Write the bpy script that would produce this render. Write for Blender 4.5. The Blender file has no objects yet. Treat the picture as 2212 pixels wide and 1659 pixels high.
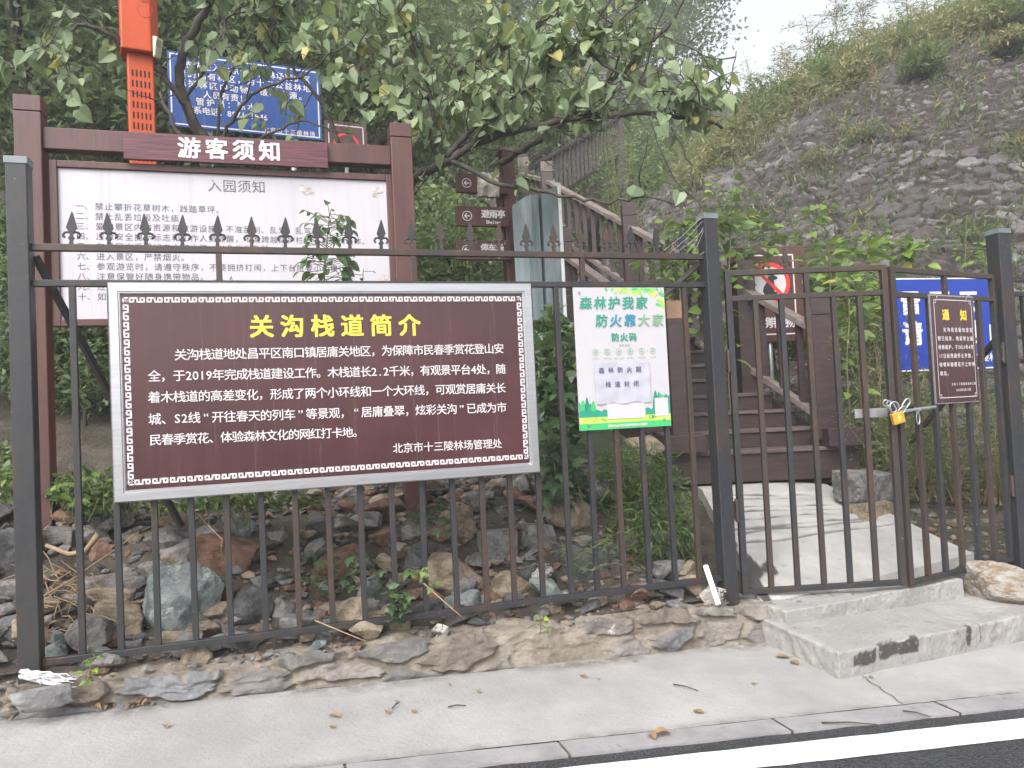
import bpy, bmesh, math, random
import numpy as np
from mathutils import Matrix, Vector, noise as mnoise

R_ = math.radians
rnd = random.Random(7)
rng = np.random.default_rng(7)
scene = bpy.context.scene
COL = scene.collection

# ------------------------------------------------------------------ camera, sky, sun, exposure
EYE = 1.5                                   # eye height above the road at the photographer's feet
PITCH, ROLL, FPX = R_(1.9), R_(2.7), 1662.0 # pixel measures refer to the photo at 2212 x 1659
fwd = np.array([0, math.cos(PITCH), math.sin(PITCH)])
rt0 = np.array([1.0, 0, 0]); up0 = np.cross(rt0, fwd)
rgt = math.cos(ROLL) * rt0 - math.sin(ROLL) * up0
upv = math.sin(ROLL) * rt0 + math.cos(ROLL) * up0
cam = bpy.data.cameras.new("camera"); camo = bpy.data.objects.new("camera", cam); COL.objects.link(camo)
cam.sensor_width = 36; cam.lens = 36 * FPX / 2212; cam.clip_end = 500; cam.clip_start = 0.05
camo.matrix_world = Matrix(((rgt[0], upv[0], -fwd[0], 0), (rgt[1], upv[1], -fwd[1], 0),
                            (rgt[2], upv[2], -fwd[2], EYE), (0, 0, 0, 1)))
scene.camera = camo

SUN_EL, SUN_AZ = R_(44), R_(205)             # azimuth measured clockwise from +Y (the viewing direction)
w = bpy.data.worlds.new("World"); scene.world = w; w.use_nodes = True
nt = w.node_tree; nt.nodes.clear()
sky = nt.nodes.new("ShaderNodeTexSky"); sky.sky_type = 'NISHITA'; sky.sun_disc = False
sky.sun_elevation = SUN_EL; sky.sun_rotation = SUN_AZ; sky.dust_density = 4.0; sky.air_density = 1.0
hsv = nt.nodes.new("ShaderNodeHueSaturation"); hsv.inputs['Saturation'].default_value = 0.25
bg = nt.nodes.new("ShaderNodeBackground"); bg.inputs['Strength'].default_value = 0.15
wo = nt.nodes.new("ShaderNodeOutputWorld")
nt.links.new(sky.outputs[0], hsv.inputs['Color']); nt.links.new(hsv.outputs[0], bg.inputs['Color'])
nt.links.new(bg.outputs[0], wo.inputs[0])
sl = bpy.data.lights.new("sun", 'SUN'); sl.energy = 1.4; sl.angle = R_(42); sl.color = (1.0, 0.97, 0.93)
so = bpy.data.objects.new("sun", sl); COL.objects.link(so)
sd = Vector((math.sin(SUN_AZ) * math.cos(SUN_EL), math.cos(SUN_AZ) * math.cos(SUN_EL), math.sin(SUN_EL)))
so.rotation_euler = (-sd).to_track_quat('-Z', 'Y').to_euler(); so.location = sd * 60
scene.view_settings.view_transform = 'Standard'; scene.view_settings.look = 'None'
scene.view_settings.exposure = 1.3; scene.view_settings.gamma = 1.0
scene.cycles.use_denoising = True
scene.cycles.max_bounces = 8; scene.cycles.diffuse_bounces = 3; scene.cycles.transmission_bounces = 4
scene.cycles.caustics_reflective = False; scene.cycles.caustics_refractive = False

HAZE = .004                                 # density of the hazy air, per metre
scene.cycles.volume_bounces = 1; scene.cycles.volume_step_rate = 5.0

# ------------------------------------------------------------------ coordinates
def ray(x, y): return rgt * (x - 1106) / FPX + upv * (829.5 - y) / FPX + fwd
def W(x, y, d):                              # photo pixel + distance in front of the camera -> point
    v = ray(x, y); q = v * (d / v[1]); return np.array([q[0], q[1], q[2] + EYE])
FA = R_(17)                                  # the fence runs 17 degrees off the picture plane
fd = np.array([math.cos(FA), math.sin(FA), 0]); fn = np.array([-math.sin(FA), math.cos(FA), 0])
P0 = W(68, 1420, 3.86) - np.array([0, 0, EYE])
FEN = Matrix(((fd[0], fn[0], 0, P0[0]), (fd[1], fn[1], 0, P0[1]), (0, 0, 1, EYE), (0, 0, 0, 1)))
# fence frame: s along the fence, t behind it, z relative to the eye
def fen(x, y, t=0.0):
    v = ray(x, y); k = (P0 @ fn + t) / (v @ fn); q = v * k
    return np.array([(q - P0) @ fd, t, q[2]])
def fw(s, t, z): p = P0 + fd * s + fn * t; return np.array([p[0], p[1], z + EYE])
def tofen(p): q = np.array([p[0], p[1], 0]) - np.array([P0[0], P0[1], 0]); return q @ fd, q @ fn
GA, GB = -1.336, -0.04455
def gz(s): return GA + GB * s                # road and pavement fall gently to the right
def sst(x): x = np.clip(x, 0, 1); return x * x * (3 - 2 * x)

# ------------------------------------------------------------------ numpy noise
_T = rng.random((64, 64, 64))
def vnoise(p):
    p = np.asarray(p, float); i = np.floor(p).astype(int); f = p - i; f = f * f * (3 - 2 * f)
    o = 0
    for a in (0, 1):
        for b in (0, 1):
            for c in (0, 1):
                wgt = (f[..., 0] if a else 1 - f[..., 0]) * (f[..., 1] if b else 1 - f[..., 1]) * (f[..., 2] if c else 1 - f[..., 2])
                o = o + wgt * _T[(i[..., 0] + a) & 63, (i[..., 1] + b) & 63, (i[..., 2] + c) & 63]
    return o
def fbm(p, n=4):
    p = np.asarray(p, float); o = 0; a = 0.5
    for k in range(n): o = o + a * vnoise(p * 2 ** k + 17.3 * k); a *= .5
    return o
def voro(u, v, seed=0):
    T = np.random.default_rng(seed).random((256, 256, 3))
    iu = np.floor(u).astype(int); iv = np.floor(v).astype(int)
    F1 = np.full(u.shape, 9.0); F2 = np.full(u.shape, 9.0); ID = np.zeros(u.shape)
    for a in (-1, 0, 1):
        for b in (-1, 0, 1):
            r = T[(iu + a) & 255, (iv + b) & 255]
            d = np.hypot(iu + a + .1 + .8 * r[..., 0] - u, iv + b + .1 + .8 * r[..., 1] - v)
            c = d < F1
            F2 = np.where(c, F1, np.minimum(F2, d)); ID = np.where(c, r[..., 2], ID); F1 = np.where(c, d, F1)
    return F1, F2, ID

# ------------------------------------------------------------------ mesh builder (authored in world space)
class MB:
    def __init__(s, M=None): s.v = []; s.f = []; s.m = []; s.M = M; s.n = 0; s.att = {}
    def add(s, V, F, mi=0):
        V = np.asarray(V, float)
        if s.M is not None:
            m = np.array(s.M); V = V @ m[:3, :3].T + m[:3, 3]
        s.v.append(V); n = s.n
        s.f += [tuple(i + n for i in f) for f in F]; s.m += [mi] * len(F); s.n += len(V)
        return s
    def box(s, a, b, mi=0):
        (x0, y0, z0), (x1, y1, z1) = a, b
        if x0 > x1: x0, x1 = x1, x0
        if y0 > y1: y0, y1 = y1, y0
        if z0 > z1: z0, z1 = z1, z0
        V = [(x0, y0, z0), (x1, y0, z0), (x1, y1, z0), (x0, y1, z0), (x0, y0, z1), (x1, y0, z1), (x1, y1, z1), (x0, y1, z1)]
        return s.add(V, HEXA, mi)
    def beam(s, p, q, wd, ht, up=(0, 0, 1), mi=0):
        p = np.array(p, float); q = np.array(q, float); d = q - p; L = np.linalg.norm(d); d /= L
        x = np.cross(d, up); x /= np.linalg.norm(x); u = np.cross(x, d)
        V = []
        for e in (p, q):
            for a, b in ((-1, -1), (1, -1), (1, 1), (-1, 1)): V.append(e + x * a * wd / 2 + u * b * ht / 2)
        F = [(3, 2, 1, 0), (4, 5, 6, 7), (0, 1, 5, 4), (1, 2, 6, 5), (2, 3, 7, 6), (3, 0, 4, 7)]
        return s.add(V, F, mi)
    def tube(s, pts, rad, n=8, mi=0, caps=True):
        pts = [np.array(p, float) for p in pts]
        if not hasattr(rad, '__len__'): rad = [rad] * len(pts)
        V = []; F = []; x = None
        for i, p in enumerate(pts):
            d = pts[min(i + 1, len(pts) - 1)] - pts[max(i - 1, 0)]; d = d / (np.linalg.norm(d) + 1e-9)
            if x is None: x = np.cross(d, (0.3, 0.2, 0.93)); 
            x = x - d * (x @ d)
            if np.linalg.norm(x) < 1e-6: x = np.cross(d, (1, 0, 0))
            x = x / np.linalg.norm(x); y = np.cross(d, x)
            for k in range(n):
                a = 2 * math.pi * k / n; V.append(p + (x * math.cos(a) + y * math.sin(a)) * rad[i])
        for i in range(len(pts) - 1):
            for k in range(n):
                a = i * n + k; b = i * n + (k + 1) % n; F.append((a, b, b + n, a + n))
        if caps:
            F.append(tuple(range(n - 1, -1, -1))); o = (len(pts) - 1) * n; F.append(tuple(o + k for k in range(n)))
        return s.add(V, F, mi)
    def prism(s, outl, y0, y1, mi=0):        # outline in x/z, thickness along y
        n = len(outl); V = [(x, y0, z) for x, z in outl] + [(x, y1, z) for x, z in outl]
        F = [tuple(range(n)), tuple(range(2 * n - 1, n - 1, -1))] + [(i, i + n, (i + 1) % n + n, (i + 1) % n) for i in range(n)]
        return s.add(V, F, mi)
    def disc(s, cx, cz, r, y0, y1, n=28, mi=0, r2=None):
        P = [(cx + r * math.cos(2 * math.pi * k / n), cz + r * math.sin(2 * math.pi * k / n)) for k in range(n)]
        if r2 is None: return s.prism(P[::-1], y0, y1, mi)
        Q = [(cx + r2 * math.cos(2 * math.pi * k / n), cz + r2 * math.sin(2 * math.pi * k / n)) for k in range(n)]
        V = [(x, y0, z) for x, z in P] + [(x, y0, z) for x, z in Q] + [(x, y1, z) for x, z in P] + [(x, y1, z) for x, z in Q]
        F = []
        for k in range(n):
            j = (k + 1) % n; F += [(k, j, n + j, n + k), (2 * n + k, 3 * n + k, 3 * n + j, 2 * n + j), (k, 2 * n + k, 2 * n + j, j), (n + k, n + j, 3 * n + j, 3 * n + k)]
        return s.add(V, F, mi)
    def grid(s, P, mi=0, flip=False):        # P: (a,b,3)
        a, b = P.shape[:2]; F = []
        for i in range(a - 1):
            for j in range(b - 1):
                q = (i * b + j, (i + 1) * b + j, (i + 1) * b + j + 1, i * b + j + 1); F.append(q[::-1] if flip else q)
        return s.add(P.reshape(-1, 3), F, mi)
    def mesh(s, name, mats, inv=None, smooth=False):
        V = np.concatenate(s.v) if s.v else np.zeros((0, 3))
        if inv is not None: V = V @ np.array(inv)[:3, :3].T + np.array(inv)[:3, 3]
        me = bpy.data.meshes.new(name); me.from_pydata(V.tolist(), [], s.f)
        for m in mats: me.materials.append(m)
        if len(mats) > 1: me.polygons.foreach_set('material_index', s.m)
        if smooth: me.polygons.foreach_set('use_smooth', [True] * len(s.f))
        for k, a in s.att.items():
            at = me.attributes.new(k, 'FLOAT', 'POINT'); at.data.foreach_set('value', np.asarray(a, np.float32).ravel())
        me.update(); return me
HEXA = [(3, 2, 1, 0), (4, 5, 6, 7), (0, 1, 5, 4), (1, 2, 6, 5), (2, 3, 7, 6), (3, 0, 4, 7)]

def tag(o, label=None, cat=None, group=None, kind=None):
    if label: o['label'] = label
    if cat: o['category'] = cat
    if group: o['group'] = group
    if kind: o['kind'] = kind
    return o
def thing(name, label, cat, loc, rz=0.0, group=None):
    o = bpy.data.objects.new(name, None); COL.objects.link(o); o.empty_display_size = .1
    o.matrix_world = Matrix.Translation(Vector(loc)) @ Matrix.Rotation(rz, 4, 'Z'); o.matrix_basis = o.matrix_world.copy()
    return tag(o, label, cat, group)
ROOTM = {}
def wm(o):
    m = o.matrix_basis.copy()
    while o.parent: o = o.parent; m = o.matrix_basis @ m
    return m
def part(name, mb, mats, parent, label=None, bevel=0, smooth=False):
    if not isinstance(mats, (list, tuple)): mats = [mats]
    me = mb.mesh(name, mats, wm(parent).inverted(), smooth)
    o = bpy.data.objects.new(name, me); COL.objects.link(o); o.parent = parent
    if bevel: bev(o, bevel)
    if label: o['label'] = label
    return o
def bev(o, wd):
    m = o.modifiers.new('bevel', 'BEVEL'); m.width = wd; m.segments = 2; m.limit_method = 'ANGLE'; m.angle_limit = R_(40)
def solo(name, mb, mats, label=None, cat=None, loc=None, rz=0.0, group=None, kind=None, bevel=0, smooth=False):
    if not isinstance(mats, (list, tuple)): mats = [mats]
    if loc is None:
        V = np.concatenate(mb.v); loc = ((V[:, 0].min() + V[:, 0].max()) / 2, (V[:, 1].min() + V[:, 1].max()) / 2, V[:, 2].min())
    M = Matrix.Translation(Vector(loc)) @ Matrix.Rotation(rz, 4, 'Z')
    me = mb.mesh(name, mats, M.inverted(), smooth)
    o = bpy.data.objects.new(name, me); COL.objects.link(o); o.matrix_basis = M
    if bevel: bev(o, bevel)
    return tag(o, label, cat, group, kind)
def copytree(o, M, parent=None):
    c = o.copy(); COL.objects.link(c); c.parent = parent
    if parent is None: c.matrix_basis = M
    for ch in list(o.children): copytree(ch, None, c)
    return c

# ------------------------------------------------------------------ materials
def newmat(name):
    m = bpy.data.materials.new(name); m.use_nodes = True; nt = m.node_tree; nt.nodes.clear()
    out = nt.nodes.new('ShaderNodeOutputMaterial'); p = nt.nodes.new('ShaderNodeBsdfPrincipled')
    nt.links.new(p.outputs[0], out.inputs[0]); return m, nt, p, out
def N(nt, t, **kw):
    n = nt.nodes.new(t)
    for k, v in kw.items(): setattr(n, k, v)
    return n
def coords(nt, kind='Object', scale=(1, 1, 1)):
    tc = N(nt, 'ShaderNodeTexCoord'); mp = N(nt, 'ShaderNodeMapping'); mp.inputs['Scale'].default_value = scale
    nt.links.new(tc.outputs[kind], mp.inputs[0]); return mp.outputs[0]
def noise(nt, co, scale, detail=4, rough=.55, lo=.35, hi=.65):
    n = N(nt, 'ShaderNodeTexNoise'); n.inputs['Scale'].default_value = scale; n.inputs['Detail'].default_value = detail
    n.inputs['Roughness'].default_value = rough; nt.links.new(co, n.inputs['Vector'])
    r = N(nt, 'ShaderNodeMapRange'); r.inputs[1].default_value = lo; r.inputs[2].default_value = hi; r.interpolation_type = 'SMOOTHSTEP'
    nt.links.new(n.outputs['Fac'], r.inputs[0]); return r.outputs[0]
def mix(nt, fac, a, b, mode='MIX'):
    n = N(nt, 'ShaderNodeMix', data_type='RGBA', blend_type=mode)
    for s, v in ((0, fac), (6, a), (7, b)):
        if hasattr(v, 'is_output') or isinstance(v, bpy.types.NodeSocket): nt.links.new(v, n.inputs[s])
        elif isinstance(v, (int, float)): n.inputs[s].default_value = v
        else: n.inputs[s].default_value = (*v, 1) if len(v) == 3 else v
    return n.outputs[2]
def mul(nt, a, k):
    n = N(nt, 'ShaderNodeMath', operation='MULTIPLY'); nt.links.new(a, n.inputs[0])
    if isinstance(k, (int, float)): n.inputs[1].default_value = k
    else: nt.links.new(k, n.inputs[1])
    return n.outputs[0]
def bump(nt, p, h, strength=.4, dist=.01):
    b = N(nt, 'ShaderNodeBump'); b.inputs['Strength'].default_value = strength; b.inputs['Distance'].default_value = dist
    nt.links.new(h, b.inputs['Height']); nt.links.new(b.outputs[0], p.inputs['Normal'])
def attr(nt, name): n = N(nt, 'ShaderNodeAttribute', attribute_name=name); return n.outputs['Fac']
def plain(name, col, rough=.5, metal=0, var=.18, scale=6, bs=0, stretch=(1, 1, 1), spec=.5, dirt=None, dscale=3, dlo=.5, dhi=.75):
    m, nt, p, _ = newmat(name); co = coords(nt, 'Object', stretch)
    f = noise(nt, co, scale, 6, .6, .3, .7)
    c = mix(nt, f, tuple(x * (1 - var) for x in col), tuple(min(1, x * (1 + var)) for x in col))
    if dirt: c = mix(nt, mul(nt, noise(nt, co, dscale, 8, .65, dlo, dhi), .8), c, dirt)
    nt.links.new(c, p.inputs['Base Color']); p.inputs['Roughness'].default_value = rough; p.inputs['Metallic'].default_value = metal
    p.inputs['Specular IOR Level'].default_value = spec
    if bs: bump(nt, p, noise(nt, co, scale * 5, 6, .6, .2, .8), bs, .004)
    return m
def rain_streaks(m, col, k=.35, sc=(16, 1, .5)):   # faint vertical dust runs on a board
    nt = m.node_tree; p = [n for n in nt.nodes if n.type == 'BSDF_PRINCIPLED'][0]; c = p.inputs['Base Color'].links[0].from_socket
    f = mul(nt, noise(nt, coords(nt, 'Object', sc), 1.3, 6, .65, .48, .8), k); nt.links.new(mix(nt, f, c, col), p.inputs['Base Color'])
    r = N(nt, 'ShaderNodeMapRange'); r.inputs[3].default_value = p.inputs['Roughness'].default_value; r.inputs[4].default_value = .6; nt.links.new(f, r.inputs[0]); nt.links.new(r.outputs[0], p.inputs['Roughness'])
def leafmat(name, cols, pos=(0, .5, 1), trans=.3, rough=.5, under=1.25):
    m, nt, p, out = newmat(name); g = N(nt, 'ShaderNodeNewGeometry'); r = N(nt, 'ShaderNodeValToRGB')
    while len(r.color_ramp.elements) < len(cols): r.color_ramp.elements.new(.5)
    for e, c, q in zip(r.color_ramp.elements, cols, pos): e.color = (*c, 1); e.position = q
    nt.links.new(g.outputs['Random Per Island'], r.inputs[0])
    c = mix(nt, mul(nt, g.outputs['Backfacing'], 1.0), r.outputs[0], mix(nt, .35, r.outputs[0], (.17 * under, .22 * under, .15 * under)))
    nt.links.new(c, p.inputs['Base Color']); p.inputs['Roughness'].default_value = rough; p.inputs['Specular IOR Level'].default_value = .35
    t = N(nt, 'ShaderNodeBsdfTranslucent'); nt.links.new(mix(nt, .5, c, (.22, .30, .05), 'MIX'), t.inputs[0])
    ms = N(nt, 'ShaderNodeMixShader'); ms.inputs[0].default_value = trans
    nt.links.new(p.outputs[0], ms.inputs[1]); nt.links.new(t.outputs[0], ms.inputs[2]); nt.links.new(ms.outputs[0], out.inputs[0]); return m

def iron_mat(name, base, rust, amt=(.52, .72)):
    m, nt, p, _ = newmat(name); co = coords(nt, 'Object'); co2 = coords(nt, 'Object', (1, 1, .35))
    f = noise(nt, co2, 5, 8, .65, *amt); g = noise(nt, co, 30, 4, .6, .3, .7)
    c = mix(nt, g, tuple(x * .85 for x in base), tuple(x * 1.2 for x in base)); c = mix(nt, mul(nt, f, .85), c, mix(nt, g, rust, tuple(x * .5 for x in rust)))
    c = mix(nt, noise(nt, co, 60, 3, .5, .72, .76), c, (.3, .29, .28))
    nt.links.new(c, p.inputs['Base Color']); p.inputs['Roughness'].default_value = .48; bump(nt, p, noise(nt, co, 90, 5, .6, .2, .8), .12, .003); return m
IRON = iron_mat('dark_painted_iron', (.020, .021, .024), (.066, .038, .027), (.48, .68))
RUSTY = iron_mat('rusty_iron', (.030, .025, .023), (.072, .040, .027), (.40, .64))
ALU = plain('aluminium', (.50, .50, .52), .33, .85, .08, 3, .05, (1, 1, 20))
STEEL = plain('galvanised_steel', (.36, .37, .38), .4, .7, .15, 20)
MAROON = plain('maroon_print', (.058, .018, .021), .24, 0, .2, 1.6, 0, spec=.6, dirt=(.10, .07, .075), dscale=2.2, dlo=.55, dhi=.95)
WHITEP = plain('white_print', (.62, .59, .61), .5, 0, .03)
YELLOWP = plain('yellow_print', (.72, .55, .06), .45, 0, .04)
WHITEBOARD = plain('white_board', (.47, .45, .485), .35, 0, .03, 2, dirt=(.5, .48, .48), dlo=.68, dhi=.9)
GREYTXT = plain('grey_print', (.085, .08, .11), .5, 0, .05)
BROWNW = plain('brown_painted_wood', (.075, .028, .025), .45, 0, .2, 8, .15, (1, 1, .3), dirt=(.08, .035, .03))
def streakwood(name, a, b, sc):
    m, nt, p, _ = newmat(name); co = coords(nt, 'Object', sc)
    nt.links.new(mix(nt, noise(nt, co, 3, 8, .6, .35, .7), a, b), p.inputs['Base Color']); p.inputs['Roughness'].default_value = .45; return m
HEADW = streakwood('dark_streaked_wood', (.05, .012, .022), (.15, .04, .05), (1.2, 8, 26))
ORANGE = plain('orange_paint', (.48, .060, .007), .5, 0, .06, 3, dirt=(.34, .04, .008), dlo=.62, dhi=.9)
DARKHOLE = plain('dark_slot', (.012, .008, .006), .8)
CREAM = plain('cream_plastic', (.5, .47, .36), .4, 0, .08)
BLUE = plain('blue_sign_paint', (.010, .052, .22), .4, 0, .1, 2, dirt=(.02, .07, .2), dlo=.6, dhi=.9)
BLUE2 = plain('bright_blue_sign', (.008, .034, .27), .4, 0, .08, 2)
STAIRW = plain('dark_stair_wood', (.034, .019, .019), .5, 0, .3, 5, .25, (1, 6, 6), dirt=(.075, .055, .05), dscale=4, dlo=.55, dhi=.8)
TREADW = plain('worn_tread_wood', (.085, .06, .055), .6, 0, .35, 6, .25, (1, 5, 5), dirt=(.16, .13, .12), dscale=5, dlo=.5, dhi=.72)
RAILTOP = plain('weathered_rail_wood', (.17, .135, .125), .7, 0, .25, 10, .3, (1, 1, 1), dirt=(.08, .06, .055), dlo=.5, dhi=.7)
PALEWOOD = plain('pale_bare_wood', (.25, .15, .085), .6, 0, .2, 8)
rain_streaks(MAROON, (.13, .09, .09), .2); rain_streaks(WHITEBOARD, (.27, .25, .25), .35); rain_streaks(BLUE, (.12, .16, .22), .4); rain_streaks(ORANGE, (.25, .06, .03), .35); rain_streaks(BROWNW, (.13, .085, .075), .4)
GALV = None
BARK = plain('dark_bark', (.052, .043, .036), .85, 0, .35, 14, .8, (1, 1, .5), dirt=(.13, .12, .10), dscale=9, dlo=.55, dhi=.75)
STEM = plain('green_stem', (.12, .13, .05), .6, 0, .2)
DRYSTEM = plain('dry_stem', (.24, .17, .10), .8, 0, .25, 20)
PVC = plain('white_plastic', (.8, .8, .8), .35, 0, .04)
BRASS = plain('brass', (.62, .38, .05), .35, .5, .1)
BLACK = plain('black_print', (.02, .02, .022), .5)
REDP = plain('red_print', (.62, .035, .03), .45)

L_RED = leafmat('redbud_leaf', [(.18, .25, .13), (.25, .335, .19), (.32, .40, .25), (.34, .40, .18), (.50, .43, .13)], (0, .35, .7, .93, .98), .45, .34)
L_DARK = leafmat('dark_tree_leaf', [(.065, .10, .048), (.105, .15, .07), (.155, .20, .09)], (0, .5, 1), .4)
L_MID = leafmat('mid_tree_leaf', [(.085, .135, .05), (.135, .20, .07), (.19, .255, .10)], (0, .5, 1), .42)
L_PALE = leafmat('pale_tree_leaf', [(.14, .19, .08), (.21, .275, .11), (.29, .33, .14)], (0, .5, 1), .42)
L_YEL = leafmat('mulberry_leaf', [(.10, .18, .035), (.16, .25, .05), (.22, .31, .07), (.34, .32, .06)], (0, .45, .9, .98), .35, .45)
L_WEED = leafmat('weed_leaf', [(.055, .105, .025), (.09, .155, .04), (.15, .20, .055)], (0, .5, 1), .3)
L_IVY = leafmat('ivy_leaf', [(.035, .075, .03), (.06, .11, .045), (.10, .15, .065)], (0, .5, 1), .25, .4)
L_FEATH = leafmat('feathery_leaf', [(.065, .10, .035), (.11, .15, .05), (.17, .185, .06), (.34, .24, .07)], (0, .5, .88, .97), .35)
L_BROWN = leafmat('autumn_grass', [(.13, .16, .065), (.20, .20, .085), (.27, .20, .10), (.32, .19, .10)], (0, .4, .75, .97), .35)
L_RIM = leafmat('haze_paled_rim_leaf', [(.19, .23, .11), (.26, .285, .13), (.33, .29, .16), (.38, .26, .16)], (0, .45, .8, .97), .4)  # leaf colours paled so the haze over the rim is part of them
L_GRASS = leafmat('green_grass', [(.06, .10, .025), (.10, .15, .04), (.17, .17, .06)], (0, .5, 1), .35)
L_DEAD = leafmat('dead_leaf', [(.13, .075, .045), (.22, .14, .075), (.30, .23, .13)], (0, .5, 1), .1, .7)
# ------------------------------------------------------------------ setting: road, kerb, pavement
m, nt, p, _ = newmat('asphalt'); co = coords(nt)
v = N(nt, 'ShaderNodeTexVoronoi'); v.inputs['Scale'].default_value = 95; nt.links.new(co, v.inputs['Vector'])
cr = N(nt, 'ShaderNodeValToRGB'); nt.links.new(v.outputs['Color'], cr.inputs[0])
cr.color_ramp.elements[0].color = (.008, .0085, .010, 1); cr.color_ramp.elements[1].color = (.07, .072, .08, 1)
c = mix(nt, noise(nt, co, 3, 5, .6, .3, .7), cr.outputs[0], (.024, .025, .028)); 
nt.links.new(mix(nt, .35, c, cr.outputs[0]), p.inputs['Base Color']); p.inputs['Roughness'].default_value = .75
bump(nt, p, v.outputs['Distance'], 1.0, -.012); ASPH = m
m, nt, p, _ = newmat('pavement_concrete'); co = coords(nt)
c = mix(nt, noise(nt, co, 1.3, 8, .65, .3, .75), (.265, .256, .25), (.36, .352, .346)); c = mix(nt, noise(nt, co, 70, 3, .6, .64, .74), c, (.18, .17, .165))
c = mix(nt, mul(nt, noise(nt, coords(nt, 'Object', (1, 2.2, 1)), 3.2, 9, .7, .55, .8), .6), c, (.245, .233, .222))
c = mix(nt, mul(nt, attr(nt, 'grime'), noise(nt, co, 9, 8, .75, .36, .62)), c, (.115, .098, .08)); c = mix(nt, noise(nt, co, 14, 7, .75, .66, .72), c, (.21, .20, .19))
nt.links.new(c, p.inputs['Base Color']); p.inputs['Roughness'].default_value = .85; bump(nt, p, noise(nt, co, 45, 7, .7, .2, .8), .5, .008); PAVE = m
m, nt, p, _ = newmat('kerb_stone'); co = coords(nt)
c = mix(nt, noise(nt, co, 4, 7, .65, .3, .7), (.20, .19, .195), (.29, .275, .28)); c = mix(nt, noise(nt, co, 9, 7, .7, .58, .7), c, (.14, .13, .13))
nt.links.new(c, p.inputs['Base Color']); p.inputs['Roughness'].default_value = .8; bump(nt, p, noise(nt, co, 50, 6, .65, .2, .8), .4, .006); KERB = m
m, nt, p, _ = newmat('road_line_paint'); co = coords(nt)
c = mix(nt, noise(nt, co, 3, 6, .6, .4, .8), (.66, .65, .63), (.56, .55, .53)); c = mix(nt, noise(nt, co, 60, 4, .7, .70, .78), c, (.3, .3, .3))
nt.links.new(c, p.inputs['Base Color']); p.inputs['Roughness'].default_value = .6; bump(nt, p, noise(nt, co, 80, 4, .6, .2, .8), .4, .004); LINE = m

def tk0(s): return -1.075 - .0606 * s        # pavement / kerb
def tk1(s): return -1.205 - .0665 * s        # kerb / asphalt
def tw0(s): return -1.277 - .074 * s
def tw1(s): return -1.437 - .081 * s
def strip(f0, f1, s0, s1, n, dz, wob=0):
    P = np.zeros((n + 1, 2, 3))
    for i in range(n + 1):
        s = s0 + (s1 - s0) * i / n; j = rnd.uniform(-wob, wob)
        P[i, 0] = fw(s, f1(s) + j, gz(s) + dz); P[i, 1] = fw(s, f0(s) + rnd.uniform(-wob, wob), gz(s) + dz)
    return P
mb = MB(); mb.grid(strip(lambda s: tk1(s) + .02, lambda s: -9.0, -14, 18, 64, -.012)); solo('road', mb, ASPH, kind='structure', loc=fw(2, -4, gz(2)))
mb = MB(); mb.grid(strip(tw0, tw1, -8, 13, 300, -.008, .003)); solo('road_marking', mb, LINE, kind='structure')
mb = MB(); s = -9.0
while s < 14:                                 # kerb stones with open joints
    L = rnd.uniform(.75, 1.05); n = 10
    P = strip(lambda q: tk0(q) - .006, tk1, s + .006, s + L - .006, n, .0, .003); mb.grid(P)
    Q = P[:, 0].copy(); D = np.stack([Q - [0, 0, .05], Q], 1); mb.grid(D)
    s += L
solo('kerb', mb, KERB, kind='structure')
mb = MB(); mb.grid(strip(lambda q: tk0(q) + .01, tk1, -9, 14, 60, -.009)); solo('kerb_joint_mortar', mb, plain('joint_dirt', (.12, .11, .10), .9, 0, .3, 20), kind='structure')
def tb(s): return .15
xs = np.linspace(-9, 14, 231); ts = np.linspace(0, 1, 61)
P = np.zeros((len(xs), len(ts), 3))
for i, s in enumerate(xs):
    for j, u in enumerate(ts):
        t = tk0(s) * (1 - u) + .15 * u; P[i, j] = fw(s, t, gz(s))
P[..., 2] += .006 * (fbm(P * [1.5, 1.5, 0], 3) - .5)
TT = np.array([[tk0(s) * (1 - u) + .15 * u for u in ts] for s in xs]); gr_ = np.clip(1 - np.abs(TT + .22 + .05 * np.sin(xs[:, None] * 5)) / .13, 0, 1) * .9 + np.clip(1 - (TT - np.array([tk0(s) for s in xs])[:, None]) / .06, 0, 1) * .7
mb = MB(); mb.grid(P, flip=False); mb.att = {'grime': gr_}; solo('sidewalk', mb, PAVE, kind='structure', loc=fw(2, -.6, gz(2)), smooth=True)

mb = MB()
for s_, a in ((4.06, .10), (-.35, .02)):
    P = np.array([[fw(s_ + a * (1 - u) + .008 * e + .006 * math.sin(u * 19), -.1 + (tk0(s_) + .1) * u if s_ < 3 else -.93 + (tk0(s_) + .93) * u, gz(s_) + .004) for e in (-.35, .35)] for u in np.linspace(0, 1, 16)]); mb.grid(P)
solo('pavement_joint', mb, plain('joint_grime', (.09, .08, .075), .9, 0, .3, 20), kind='structure')

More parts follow.
